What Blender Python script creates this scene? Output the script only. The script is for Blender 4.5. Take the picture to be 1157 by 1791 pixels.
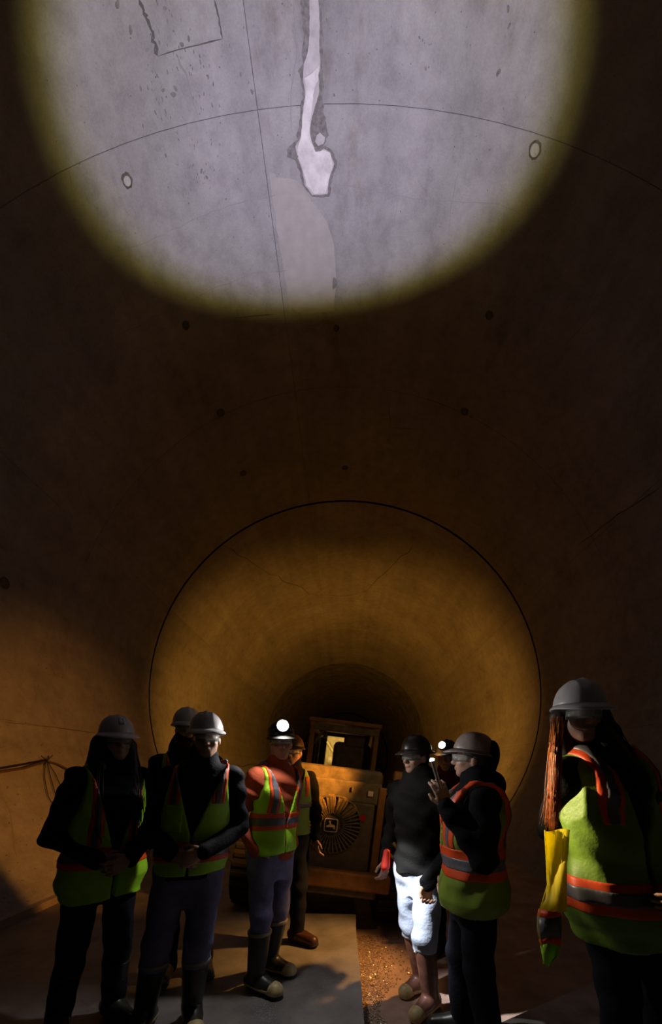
import bpy, bmesh, math, random
import numpy as np
from mathutils import Vector, Matrix, Euler
from mathutils.geometry import tessellate_polygon

for _o in list(bpy.data.objects):
    bpy.data.objects.remove(_o, do_unlink=True)
scene = bpy.context.scene
COL = scene.collection
rad = math.radians
random.seed(7)

# ------------------------------------------------------------------ camera
FPX, VX, VY, CAMZ = 700.0, 603.0, 1350.0, 1.42      # focal length and vanishing point in pixels of 1157x1791
cam_d = bpy.data.cameras.new('camera')
cam = bpy.data.objects.new('camera', cam_d); COL.objects.link(cam)
cam.location = (0, 0, CAMZ); cam.rotation_euler = (rad(90), 0, 0)
cam_d.sensor_fit = 'VERTICAL'; cam_d.sensor_height = 36.0; cam_d.sensor_width = 36.0
cam_d.lens = FPX / 1791 * 36.0
cam_d.shift_x = -(VX - 1157 / 2) / 1791
cam_d.shift_y = (VY - 1791 / 2) / 1791
cam_d.clip_start = 0.02
scene.camera = cam

# ------------------------------------------------------------------ world, exposure
w = bpy.data.worlds.new('underground_dark'); scene.world = w; w.use_nodes = True
w.node_tree.nodes['Background'].inputs[0].default_value = (0, 0, 0, 1)
w.node_tree.nodes['Background'].inputs[1].default_value = 0.0
vs = scene.view_settings
vs.view_transform = 'Standard'; vs.look = 'None'; vs.gamma = 1.0; vs.use_curve_mapping = False
vs.exposure = 0.0

def spot(name, loc, target, watts, color, angle, blend=0.3, radius=0.03, parent=None):
    d = bpy.data.lights.new(name, 'SPOT'); d.energy = watts; d.color = color
    d.spot_size = rad(angle); d.spot_blend = blend; d.shadow_soft_size = radius
    o = bpy.data.objects.new(name, d); COL.objects.link(o)
    o.location = loc
    o.rotation_euler = (Vector(target) - Vector(loc)).to_track_quat('-Z', 'Y').to_euler()
    if parent: 
        bpy.context.view_layer.update()
        o.parent = parent; o.matrix_parent_inverse = parent.matrix_world.inverted()
    return o

# the oval beam of the raised torch, thrown up at the crown: a white core with a yellow fringe
def unit(v): return np.array(v, float) / np.linalg.norm(v)
TORCH_AXIS = unit((-0.133, 0.235, 1.0)); TORCH_HALF = 14.4; TORCH_OVAL = 1.6
def oval_spot(name, loc, watts, color, k, blend, parent, tilt=0.0):
    TORCH_AXIS = unit((-0.133, 0.235 + tilt, 1.0))
    o = spot(name, loc, Vector(loc) + Vector(TORCH_AXIS), watts, color, 2 * TORCH_HALF * k, blend, 0.010)
    u = Vector(np.cross(TORCH_AXIS, (0, 1, 0))).normalized(); wz = -Vector(TORCH_AXIS); v = wz.cross(u)
    M = Matrix((u * TORCH_OVAL, v, wz)).transposed().to_4x4(); M.translation = loc
    o.matrix_world = M
    return o

# ------------------------------------------------------------------ helpers
def link(o, parent=None):
    COL.objects.link(o)
    if parent: o.parent = parent
    return o
def tag(o, label=None, cat=None, group=None, kind=None):
    if label: o['label'] = label
    if cat: o['category'] = cat
    if group: o['group'] = group
    if kind: o['kind'] = kind
    return o
def empty(name, loc=(0, 0, 0), rot=(0, 0, 0)):
    o = bpy.data.objects.new(name, None); o.location = loc; o.rotation_euler = rot
    o.empty_display_size = 0.1
    return link(o)
def mesh_obj(name, verts, faces, mat, parent=None, smooth=False):
    me = bpy.data.meshes.new(name); me.from_pydata([tuple(v) for v in verts], [], [tuple(f) for f in faces])
    me.update()
    if smooth: me.polygons.foreach_set('use_smooth', [True] * len(me.polygons))
    if mat: me.materials.append(mat)
    return link(bpy.data.objects.new(name, me), parent)
def bm_obj(name, bm, mat, parent=None, smooth=False):
    me = bpy.data.meshes.new(name); bm.to_mesh(me); bm.free()
    if smooth: me.polygons.foreach_set('use_smooth', [True] * len(me.polygons))
    if mat: me.materials.append(mat)
    return link(bpy.data.objects.new(name, me), parent)
def bbox(bm, c, s, rot=None, bev=0.0):
    r = bmesh.ops.create_cube(bm, size=1.0)['verts']
    M = Matrix.Translation(c) @ (rot.to_4x4() if rot else Matrix.Identity(4)) @ Matrix.Diagonal((s[0], s[1], s[2], 1))
    bmesh.ops.transform(bm, matrix=M, verts=r)
    if bev > 0:
        es = list({e for v in r for e in v.link_edges})
        bmesh.ops.bevel(bm, geom=es, offset=bev, segments=2, profile=0.5, affect='EDGES')
def box_obj(name, c, s, mat, parent=None, bev=0.0, rot=None):
    bm = bmesh.new(); bbox(bm, c, s, rot, bev); return bm_obj(name, bm, mat, parent)
def bcyl(bm, a, b, r1, r2=None, n=20):
    a = Vector(a); b = Vector(b); r2 = r1 if r2 is None else r2
    d = b - a
    r = bmesh.ops.create_cone(bm, cap_ends=True, segments=n, radius1=r1, radius2=r2, depth=d.length)['verts']
    M = Matrix.Translation((a + b) / 2) @ d.to_track_quat('Z', 'Y').to_matrix().to_4x4()
    bmesh.ops.transform(bm, matrix=M, verts=r)
def cyl_obj(name, a, b, r1, mat, parent=None, r2=None, n=20, smooth=False):
    bm = bmesh.new(); bcyl(bm, a, b, r1, r2, n); return bm_obj(name, bm, mat, parent, smooth)
def tube_geo(pts, r, n=6, taper=None):
    pts = [Vector(p) for p in pts]; V = []; F = []
    for i, p in enumerate(pts):
        t = (pts[min(i + 1, len(pts) - 1)] - pts[max(i - 1, 0)])
        if t.length < 1e-6: t = Vector((0, 0, 1))
        t.normalize()
        u = t.cross(Vector((0.3, 0.2, 1)) if abs(t.z) < .9 else Vector((1, 0.1, 0))).normalized(); v = t.cross(u)
        rr = r if taper is None else r * taper(i / max(1, len(pts) - 1))
        for k in range(n):
            a = 2 * math.pi * k / n
            V.append(p + u * math.cos(a) * rr + v * math.sin(a) * rr)
    for i in range(len(pts) - 1):
        for k in range(n):
            F.append((i * n + k, i * n + (k + 1) % n, (i + 1) * n + (k + 1) % n, (i + 1) * n + k))
    F.append(tuple(range(n - 1, -1, -1))); F.append(tuple((len(pts) - 1) * n + k for k in range(n)))
    return V, F
def tube_obj(name, pts, r, mat, parent=None, n=6):
    V, F = tube_geo(pts, r, n); return mesh_obj(name, V, F, mat, parent, True)

# ------------------------------------------------------------------ materials
MATS = {}
def mat(name, color, rough=0.7, metal=0.0, var=0.0, scale=8.0, bump=0.0, bscale=40.0, color2=None, spec=0.5, trans=0.0, emit=None, estr=0.0, objvar=0.0, aniso=None):
    if name in MATS: return MATS[name]
    m = bpy.data.materials.new(name); m.use_nodes = True; nt = m.node_tree; N = nt.nodes; L = nt.links
    b = N['Principled BSDF']; b.inputs['Roughness'].default_value = rough; b.inputs['Metallic'].default_value = metal
    b.inputs['Specular IOR Level'].default_value = spec
    b.inputs['Base Color'].default_value = (*color, 1)
    tc = N.new('ShaderNodeTexCoord')
    if var > 0 or color2:
        nz = N.new('ShaderNodeTexNoise'); nz.inputs['Scale'].default_value = scale; nz.inputs['Detail'].default_value = 6; nz.inputs['Roughness'].default_value = 0.62
        L.new(tc.outputs['Object'], nz.inputs['Vector'])
        cr = N.new('ShaderNodeValToRGB'); cr.color_ramp.elements[0].position = 0.33; cr.color_ramp.elements[1].position = 0.68
        c2 = color2 or color
        cr.color_ramp.elements[0].color = (*[c * (1 - var) for c in color], 1)
        cr.color_ramp.elements[1].color = (*[min(1, c * (1 + var)) for c in c2], 1)
        L.new(nz.outputs['Fac'], cr.inputs['Fac'])
        out = cr.outputs['Color']
        if objvar > 0:
            oi = N.new('ShaderNodeObjectInfo'); mr = N.new('ShaderNodeMapRange'); mr.inputs['To Min'].default_value = 1 - objvar; mr.inputs['To Max'].default_value = 1 + objvar
            L.new(oi.outputs['Random'], mr.inputs['Value'])
            mx = N.new('ShaderNodeVectorMath'); mx.operation = 'SCALE'; L.new(out, mx.inputs[0]); L.new(mr.outputs[0], mx.inputs['Scale']); out = mx.outputs[0]
        L.new(out, b.inputs['Base Color'])
    if bump > 0:
        n2 = N.new('ShaderNodeTexNoise'); n2.inputs['Scale'].default_value = bscale; n2.inputs['Detail'].default_value = 5
        L.new(tc.outputs['Object'], n2.inputs['Vector'])
        bp = N.new('ShaderNodeBump'); bp.inputs['Strength'].default_value = bump; bp.inputs['Distance'].default_value = 0.01
        L.new(n2.outputs['Fac'], bp.inputs['Height']); L.new(bp.outputs['Normal'], b.inputs['Normal'])
    if trans > 0:
        tr = N.new('ShaderNodeBsdfTranslucent'); tr.inputs['Color'].default_value = (*color, 1)
        mix = N.new('ShaderNodeMixShader'); mix.inputs[0].default_value = trans
        L.new(b.outputs[0], mix.inputs[1]); L.new(tr.outputs[0], mix.inputs[2]); L.new(mix.outputs[0], N['Material Output'].inputs['Surface'])
    if emit:
        b.inputs['Emission Color'].default_value = (*emit, 1); b.inputs['Emission Strength'].default_value = estr
    MATS[name] = m
    return m

def concrete_lining():
    """cast lining: broad mottling, faint form-board bands along the tunnel, pinholes"""
    m = bpy.data.materials.new('cast_concrete_lining'); m.use_nodes = True; nt = m.node_tree; N = nt.nodes; L = nt.links
    b = N['Principled BSDF']; b.inputs['Roughness'].default_value = 0.82; b.inputs['Specular IOR Level'].default_value = 0.3
    tc = N.new('ShaderNodeTexCoord')
    def noise(scale, detail=6, rough=0.6, stretch=None):
        n = N.new('ShaderNodeTexNoise'); n.inputs['Scale'].default_value = scale; n.inputs['Detail'].default_value = detail; n.inputs['Roughness'].default_value = rough
        if stretch:
            mp = N.new('ShaderNodeMapping'); mp.inputs['Scale'].default_value = stretch; L.new(tc.outputs['Object'], mp.inputs['Vector']); L.new(mp.outputs[0], n.inputs['Vector'])
        else: L.new(tc.outputs['Object'], n.inputs['Vector'])
        return n
    def ramp(src, p0, c0, p1, c1):
        r = N.new('ShaderNodeValToRGB'); r.color_ramp.elements[0].position = p0; r.color_ramp.elements[1].position = p1
        r.color_ramp.elements[0].color = (*c0, 1); r.color_ramp.elements[1].color = (*c1, 1); L.new(src, r.inputs['Fac']); return r.outputs['Color']
    def mul(a, bb, f=1.0):
        x = N.new('ShaderNodeMix'); x.data_type = 'RGBA'; x.blend_type = 'MULTIPLY'; x.inputs['Factor'].default_value = f
        L.new(a, x.inputs[6]); L.new(bb, x.inputs[7]); return x.outputs[2]
    base = ramp(noise(0.9, 4).outputs['Fac'], 0.3, (0.29, 0.282, 0.28), 0.72, (0.39, 0.382, 0.378))
    blot = ramp(noise(5.5, 8, 0.72).outputs['Fac'], 0.30, (0.74, 0.73, 0.74), 0.58, (1, 1, 1))
    band = ramp(noise(2.2, 3, 0.5, (1.6, 0.10, 1.6)).outputs['Fac'], 0.34, (0.86, 0.86, 0.86), 0.60, (1, 1, 1))
    grain = ramp(noise(70, 3, 0.7).outputs['Fac'], 0.30, (0.86, 0.86, 0.86), 0.60, (1, 1, 1))
    stain = ramp(noise(1.7, 7, 0.75, (1, 0.45, 0.6)).outputs['Fac'], 0.28, (0.62, 0.55, 0.47), 0.43, (1, 1, 1))
    vor = N.new('ShaderNodeTexVoronoi'); vor.inputs['Scale'].default_value = 9.0; L.new(tc.outputs['Object'], vor.inputs['Vector'])
    pin = ramp(vor.outputs['Distance'], 0.035, (0.35, 0.33, 0.32), 0.055, (1, 1, 1))
    c = mul(mul(mul(mul(mul(base, blot), band), grain), stain, 0.7), pin, 0.8)
    oi = N.new('ShaderNodeObjectInfo'); mr = N.new('ShaderNodeMapRange'); mr.inputs['To Min'].default_value = 0.93; mr.inputs['To Max'].default_value = 1.06
    L.new(oi.outputs['Random'], mr.inputs['Value'])
    sc = N.new('ShaderNodeVectorMath'); sc.operation = 'SCALE'; L.new(c, sc.inputs[0]); L.new(mr.outputs[0], sc.inputs['Scale'])
    L.new(sc.outputs[0], b.inputs['Base Color'])
    n3 = noise(28, 6, 0.65); n4 = noise(4, 4, 0.5)
    ad = N.new('ShaderNodeMath'); ad.operation = 'ADD'; L.new(n3.outputs['Fac'], ad.inputs[0]); L.new(n4.outputs['Fac'], ad.inputs[1])
    bp = N.new('ShaderNodeBump'); bp.inputs['Strength'].default_value = 0.35; bp.inputs['Distance'].default_value = 0.012
    L.new(ad.outputs[0], bp.inputs['Height']); L.new(bp.outputs['Normal'], b.inputs['Normal'])
    return m
M_LIN = concrete_lining()
M_GAP = mat('dark_joint_grout', (0.09, 0.085, 0.08), 0.95, var=0.3, scale=20)  # dark grout tone of the ring joints
M_SLAB = mat('damp_floor_concrete', (0.185, 0.17, 0.165), 0.5, var=0.35, scale=3.0, bump=0.3, bscale=60)
M_LOW = mat('muddy_invert_concrete', (0.36, 0.24, 0.19), 0.5, var=0.4, scale=2.4, bump=0.5, bscale=50)
M_SLAB2 = mat('dry_floor_concrete', (0.42, 0.39, 0.36), 0.75, var=0.3, scale=5, bump=0.4, bscale=70)

# ------------------------------------------------------------------ tunnel
R = 4.4; ZC = 3.11
def wallpt(px, py, inset=0.0):
    dx = (px - VX) / FPX; dz = (VY - py) / FPX; z0 = CAMZ - ZC; r = R - inset
    a = dx * dx + dz * dz; b = 2 * dz * z0; c = z0 * z0 - r * r
    t = (-b + math.sqrt(b * b - 4 * a * c)) / (2 * a)
    return Vector((t * dx, t, CAMZ + t * dz))
def floorpt(px, py, z=0.0):
    t = (CAMZ - z) * FPX / (py - VY); return Vector(((px - VX) / FPX * t, t, z))
def atd(px, py, d): return Vector(((px - VX) / FPX * d, d, CAMZ - (py - VY) / FPX * d))

tun = empty('wall_tunnel', (0, 0, 0)); tag(tun, 'round concrete tunnel lining cast in rings with dark joints', kind='structure')
def arc_panel(y0, y1, a0, a1, ri, ro, nseg, gy, ga, mtl, name, parent, t0=0.0, t1=0.0):
    y0 += gy; y1 -= gy; a0 += ga; a1 -= ga
    V = []; F = []; ch = 0.0035
    prof = [(a0, ro), (a0, ri + ch)] + [(a0 + (a1 - a0) * (i / nseg) + (ch / ri if i == 0 else (-ch / ri if i == nseg else 0)), ri) for i in range(nseg + 1)] + [(a1, ri + ch), (a1, ro)]
    ys = [(y0, 1, t0), (y0 + ch, 0, t0), (y1 - ch, 0, t1), (y1, 1, t1)]
    n = len(prof)
    for (y, edge, tl) in ys:
        for (a, r) in prof:
            rr = r if not edge else max(r, ri + ch)
            V.append((math.cos(a) * rr, y - tl * (1 - math.sin(a)), ZC + math.sin(a) * rr))
    for j in range(3):
        for i in range(n - 1):
            F.append((j * n + i, j * n + i + 1, (j + 1) * n + i + 1, (j + 1) * n + i))
    o = mesh_obj(name, V, F, mtl, parent)
    me = o.data; me.polygons.foreach_set('use_smooth', [True] * len(me.polygons))
    try: me.set_sharp_from_angle(angle=rad(25))
    except Exception: pass
    return o
M_HEAD = mat('dark_rough_concrete', (0.17, 0.165, 0.165), 0.9, var=0.4, scale=2.0, bump=0.8, bscale=12)  # darker, rougher tone for the far rings, end faces and far floor
ANG = [rad(v) for v in (-56, -13.6, 26.6, 100.4, 153.4, 193.6, 236)]
YS = [3.65 + 2.68 * k for k in range(-4, 15)]
B_JOINT = 9.0
YS = [y if abs(y - 9.0) > 0.1 else 9.0 for y in YS]
for j in range(len(YS) - 1):
    for i in range(len(ANG) - 1):
        nseg = max(4, int((ANG[i + 1] - ANG[i]) / rad(4)))
        y0, y1 = YS[j], YS[j + 1]
        if abs(y0 - 9.0) < .02: y0 += 0.028
        if abs(y1 - 9.0) < .02: y1 -= 0.028
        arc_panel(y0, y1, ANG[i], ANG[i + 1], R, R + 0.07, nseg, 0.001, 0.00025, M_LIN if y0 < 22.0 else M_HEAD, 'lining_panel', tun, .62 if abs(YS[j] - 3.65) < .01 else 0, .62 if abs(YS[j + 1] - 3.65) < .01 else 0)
# backing behind the joints and the dark heading beyond the lined rings
def tube_shell(name, y0, y1, r, mtl, parent, n=90):
    V = []; F = []
    for y in (y0, y1):
        for i in range(n):
            a = 2 * math.pi * i / n; V.append((math.cos(a) * r, y, ZC + math.sin(a) * r))
    for i in range(n): F.append((i, (i + 1) % n, n + (i + 1) % n, n + i))
    return mesh_obj(name, V, F, mtl, parent, True)
tube_shell('joint_backing', YS[0], YS[-1], R + 0.055, M_GAP, tun)
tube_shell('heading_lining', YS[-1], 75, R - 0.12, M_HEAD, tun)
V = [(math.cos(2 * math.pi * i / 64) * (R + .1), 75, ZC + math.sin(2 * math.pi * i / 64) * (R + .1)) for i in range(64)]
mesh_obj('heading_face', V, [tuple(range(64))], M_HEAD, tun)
V = [(math.cos(2 * math.pi * i / 64) * (R + .1), YS[0], ZC + math.sin(2 * math.pi * i / 64) * (R + .1)) for i in range(64)]
mesh_obj('bulkhead', V, [tuple(range(63, -1, -1))], M_HEAD, tun)

# marks on the lining: thin cracks, ports, the lime streak, patches
M_CRACK = mat('crack_dark', (0.10, 0.095, 0.09), 0.95)
M_FAINT = mat('crack_faint', (0.235, 0.225, 0.22), 0.95)
def densify(pts, step):
    out = []
    for a, b in zip(pts[:-1], pts[1:]):
        n = max(1, int(math.dist(a, b) / step))
        out += [(a[0] + (b[0] - a[0]) * i / n, a[1] + (b[1] - a[1]) * i / n) for i in range(n)]
    return out + [pts[-1]]
def crack(pts, w, mtl, jit=1.2, name='crack', step=14):
    pts = densify(pts, step); V = []; F = []
    P = [wallpt(x + random.uniform(-jit, jit), y + random.uniform(-jit, jit), 0.003) for x, y in pts]
    for i, p in enumerate(P):
        t = (P[min(i + 1, len(P) - 1)] - P[max(i - 1, 0)]).normalized()
        nrm = Vector((-p.x, 0, ZC - p.z)).normalized(); s = t.cross(nrm).normalized()
        ww = w * random.uniform(0.45, 1.15) * (0.3 if i in (0, len(P) - 1) else 1)
        V += [p + s * ww / 2, p - s * ww / 2]
    for i in range(len(P) - 1): F.append((2 * i, 2 * i + 1, 2 * i + 3, 2 * i + 2))
    return mesh_obj(name, V, F, mtl, tun)
crack([(200, 442), (260, 424), (330, 388), (400, 360), (470, 345), (530, 326)], 0.006, M_FAINT, 2)
crack([(590, 322), (650, 333), (720, 346), (800, 354), (870, 356), (912, 376)], 0.007, M_FAINT, 2)
crack([(110, 625), (200, 590), (290, 545), (370, 508), (430, 480), (520, 470)], 0.006, M_FAINT, 2)
crack([(410, 556), (480, 550)], 0.010, M_CRACK, .5)
crack([(486, 552), (494, 612)], 0.010, M_FAINT, .5)
crack([(410, 556), (418, 612)], 0.010, M_FAINT, .5)
crack([(242, 0), (262, 45), (268, 70), (274, 98)], 0.03, M_CRACK, 2.5, step=6)
crack([(376, 0), (384, 40), (389, 68)], 0.014, M_CRACK, 1, step=8)
crack([(389, 68), (350, 78), (312, 88), (276, 98)], 0.009, M_CRACK, 1)
crack([(310, 96), (322, 130), (334, 165), (345, 200)], 0.016, M_FAINT, 3)
crack([(558, 356), (576, 388), (586, 430), (590, 480), (586, 540)], 0.007, M_FAINT, 1)
crack([(512, 0), (518, 100), (508, 160), (510, 230)], 0.008, M_FAINT, 1)
crack([(800, 300), (790, 350), (785, 410)], 0.009, M_FAINT, 1.5)
crack([(690, 300), (694, 350), (688, 400)], 0.006, M_FAINT, 1.5)
crack([(120, 302), (127, 326)], 0.012, M_CRACK, 1); crack([(148, 336), (156, 356)], 0.010, M_CRACK, 1)
crack([(20, 330), (45, 375), (110, 470), (170, 560)], 0.008, M_FAINT, 1.5)
crack([(680, 705), (682, 748), (735, 752)], 0.012, M_CRACK, 1)
crack([(390, 955), (470, 1003), (540, 1036), (590, 1045), (640, 1032), (690, 985), (725, 955)], 0.022, M_CRACK, 3)
crack([(0, 1262), (60, 1268), (170, 1282)], 0.010, M_CRACK, 1)
crack([(60, 1190), (62, 1215), (63, 1235)], 0.008, M_CRACK, 1)
crack([(1157, 852), (1080, 900), (1010, 955)], 0.02, M_CRACK, 1.5)
crack([(130, 1035), (180, 1060)], 0.01, M_FAINT, 1)
crack([(0, 1380), (15, 1415), (22, 1450), (28, 1500)], 0.02, M_FAINT, 2)
crack([(980, 610), (1010, 580), (1040, 540)], 0.02, M_FAINT, 2)

M_PORT = mat('port_plug_mortar', (0.36, 0.35, 0.34), 0.8, var=0.15, scale=30)
M_RIM = mat('port_rust_rim', (0.10, 0.09, 0.07), 0.9, var=0.4, scale=40)
def port(px, py, r, fill, rim=0.35):
    p = wallpt(px, py, 0.002); nrm = Vector((-p.x, 0, ZC - p.z)).normalized()
    t = Vector((0, 1, 0)); s = nrm.cross(t)
    V = []; F = []; n = 22
    for k in range(n):
        a = 2 * math.pi * k / n
        for rr, h in ((r * (1 + rim * random.uniform(.75, 1.3)), 0.0), (r * 1.04, 0.010), (r * 0.98, 0.002)):
            V.append(p + (t * math.cos(a) + s * math.sin(a)) * rr + nrm * h)
    for k in range(n):
        for q in range(2): F.append((3 * k + q, 3 * ((k + 1) % n) + q, 3 * ((k + 1) % n) + q + 1, 3 * k + q + 1))
    ring = mesh_obj('grout_port', V, F, M_RIM, tun)
    V2 = [p + (t * math.cos(2 * math.pi * k / n) + s * math.sin(2 * math.pi * k / n)) * r + nrm * 0.004 for k in range(n)]
    mesh_obj('port_plug', V2, [tuple(range(n))], fill, ring)
port(222, 316, 0.034, M_PORT, .5); port(935, 262, 0.042, M_PORT, .4)
port(325, 569, 0.040, M_RIM, .25); port(855, 551, 0.040, M_RIM, .25)
port(386, 722, 0.05, M_RIM, .3); port(812, 720, 0.05, M_RIM, .3); port(603, 818, 0.05, M_RIM, .3)
port(425, 828, 0.05, M_RIM, .3); port(8, 1020, 0.06, M_RIM, .3); port(588, 574, 0.03, M_RIM, .3)

def decal(name, poly, inset, mtl, jit=0.0, step=8, thick=0.004):
    pts = densify(poly + [poly[0]], step)[:-1]
    pts = [(x + random.uniform(-jit, jit), y + random.uniform(-jit, jit)) for x, y in pts]
    tri = tessellate_polygon([[Vector((x, y, 0)) for x, y in pts]])
    n = len(pts)
    V = [wallpt(x, y, inset) for x, y in pts] + [wallpt(x, y, inset - thick) for x, y in pts]
    F = [tuple(t) for t in tri] + [(i, (i + 1) % n, n + (i + 1) % n, n + i) for i in range(n)]
    o = mesh_obj(name, V, F, mtl, tun)
    bm = bmesh.new(); bm.from_mesh(o.data); bmesh.ops.recalc_face_normals(bm, faces=bm.faces); bm.to_mesh(o.data); bm.free()
    return o
M_LIME = mat('white_lime_deposit', (0.58, 0.555, 0.55), 0.6, var=0.22, scale=9, bump=0.3, bscale=25)
M_LIME2 = mat('grey_lime_deposit', (0.40, 0.38, 0.38), 0.6, var=0.18, scale=12, bump=0.3, bscale=30)
M_EDGE = mat('streak_dark_edge', (0.17, 0.16, 0.155), 0.9, var=0.35, scale=30)
M_PATCH = mat('buff_repair_mortar', (0.325, 0.308, 0.292), 0.8, var=0.08, scale=8)
decal('repair_patch', [(470, 300), (522, 318), (548, 352), (572, 388), (584, 430), (588, 480), (584, 545), (508, 550), (496, 470), (484, 400)], 0.002, M_PATCH, 1.0, 14, 0.003)
edge_l = [(524, -12), (527, 30), (531, 60), (528, 90), (531, 110), (522, 125), (528, 150), (530, 170), (524, 192), (524, 215), (519, 238), (522, 244), (504, 256), (502, 274), (515, 282), (524, 300), (529, 322), (545, 344), (576, 345), (579, 318), (588, 290), (590, 282), (580, 262), (566, 255), (574, 236), (568, 205), (564, 180), (566, 150), (563, 120), (563, 95), (566, 70), (562, 45), (563, 25), (566, 8), (564, -12)]
decal('streak_edge', edge_l, 0.004, M_EDGE, 1.6, 6, 0.004)
decal('lime_streak', [(541, -12), (541, 60), (538, 90), (531, 112), (530, 140), (533, 165), (529, 195), (528, 215), (525, 240), (516, 256), (520, 276), (529, 300), (533, 325), (546, 341), (572, 340), (575, 315), (584, 287), (577, 266), (566, 260), (553, 268), (549, 256), (544, 245), (541, 228), (545, 205), (551, 185), (558, 160), (557, 130), (560, 112), (558, 90), (559, 60), (558, 25), (556, -12)], 0.008, M_LIME2, 0.6, 6, 0.005)
decal('lime_deposit', [(532, 136), (546, 128), (558, 112), (556, 138), (548, 160), (545, 190), (541, 225), (543, 248), (552, 266), (566, 262), (576, 268), (582, 288), (574, 316), (570, 338), (549, 339), (536, 324), (530, 298), (521, 276), (519, 262), (526, 244), (528, 216), (530, 195), (535, 165)], 0.012, M_LIME, 0.8, 6, 0.004)
decal('deposit_flake', [(553, 236), (560, 232), (568, 240), (566, 252), (556, 256), (551, 248)], 0.013, M_LIME2, 0.8, 5, 0.012)
decal('damp_spot', [(575 + 15 * math.cos(a) * 1.0, 495 + 13 * math.sin(a)) for a in [i * .52 for i in range(12)]], 0.004, mat('damp_concrete', (0.17, 0.165, 0.16), 0.5, var=.15, scale=20), 0.6, 6, 0.002)
# pits and pocks in the crown, too small to pick apart
V = []; F = []
def pit(px, py, r, el=1.6, rot=None):
    p = wallpt(px, py, 0.003); nrm = Vector((-p.x, 0, ZC - p.z)).normalized(); t = Vector((0, 1, 0)); s = nrm.cross(t)
    b0 = len(V); n = 7; rot = random.uniform(0, 3) if rot is None else rot
    for k in range(n):
        a = 2 * math.pi * k / n; x = math.cos(a) * r * el * random.uniform(.7, 1.2); y = math.sin(a) * r * random.uniform(.7, 1.2)
        V.append(p + t * (x * math.cos(rot) - y * math.sin(rot)) + s * (x * math.sin(rot) + y * math.cos(rot)))
    F.append(tuple(range(b0, b0 + n)))
for (x, y, r) in ((888, 15, .012), (890, 45, .011), (872, 125, .014), (869, 130, .01), (744, 120, .009), (584, 166, .008), (733, 66, .007), (571, 36, .007), (880, 190, .006), (290, 272, .008), (352, 300, .012), (361, 310, .009), (395, 348, .008), (307, 155, .014), (303, 165, .016), (285, 158, .012), (228, 52, .014), (205, 8, .014), (288, 15, .010), (257, 88, .010), (330, 68, .010), (318, 78, .012), (246, 155, .010), (440, 160, .012), (856, 262, .008), (700, 370, .006), (444, 380, .007), (470, 378, .006)):
    pit(x, y, r)
for _ in range(150):
    x = random.uniform(90, 960); y = random.uniform(0, 520)
    pit(x, y, random.uniform(.002, .005))
for _ in range(70): pit(random.gauss(320, 50), random.gauss(130, 60), random.uniform(.002, .007), 2.2, random.uniform(-.3, .3))
for _ in range(50): pit(random.gauss(345, 30), random.gauss(300, 30), random.uniform(.002, .005), 2.5, random.uniform(-.6, .1))
for _ in range(90): pit(random.uniform(0, 110), random.uniform(1160, 1580), random.uniform(.004, .012), 1.8)
o = mesh_obj('surface_pits', V, F, M_EDGE, tun); o['kind'] = 'stuff'

# ------------------------------------------------------------------ floor
LOWZ = -0.18
def prism(name, poly, z0, z1, mtl, parent=None, bev=0.0):
    bm = bmesh.new()
    vs = [bm.verts.new((x, y, z1)) for x, y in poly]; f = bm.faces.new(vs)
    r = bmesh.ops.extrude_face_region(bm, geom=[f]); 
    for v in r['geom']:
        if isinstance(v, bmesh.types.BMVert): v.co.z = z0
    bmesh.ops.recalc_face_normals(bm, faces=bm.faces)
    return bm_obj(name, bm, mtl, parent)
XW = 3.17
fl = empty('floor', (0, 0, 0)); tag(fl, 'damp concrete tunnel floor with a raised walkway and lower muddy channel', kind='structure')
slab_edge = [(0.10 + random.uniform(-.012, .012), y) for y in np.arange(1.9, 34, 0.35)]
prism('walkway_slab', [(-XW, -7.0), (0.10, -7.0), (.10, 1.5)] + slab_edge + [(0.10, 34.5), (-XW, 34.5)], -0.5, 0.0, M_SLAB, fl)
prism('landing_slab', [(0.10, -7.0), (3.2, -7.0), (3.2, 3.42), (2.2, 2.97), (1.39, 2.55), (.83, 2.24), (.45, 2.05), (.103, 1.86)], -0.5, -0.002, M_SLAB2, fl)
prism('channel_floor', [(0.0, 0.5), (3.3, 0.5), (3.3, 34.5), (0.0, 34.5)], -0.55, LOWZ, M_LOW, fl)
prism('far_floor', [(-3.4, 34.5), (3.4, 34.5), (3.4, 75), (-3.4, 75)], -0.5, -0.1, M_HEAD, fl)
# low kerb along the left wall foot
M_KERB = mat('kerb_concrete', (0.36, 0.31, 0.25), 0.8, var=0.25, scale=6)
prism('baseboard_left', [(-3.36, -7), (-3.10, -7), (-3.10, 34), (-3.36, 34)], 0.0, 0.075, M_KERB)
tag(bpy.data.objects['baseboard_left'], 'pale concrete kerb along the foot of the left tunnel wall', kind='structure')
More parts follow.
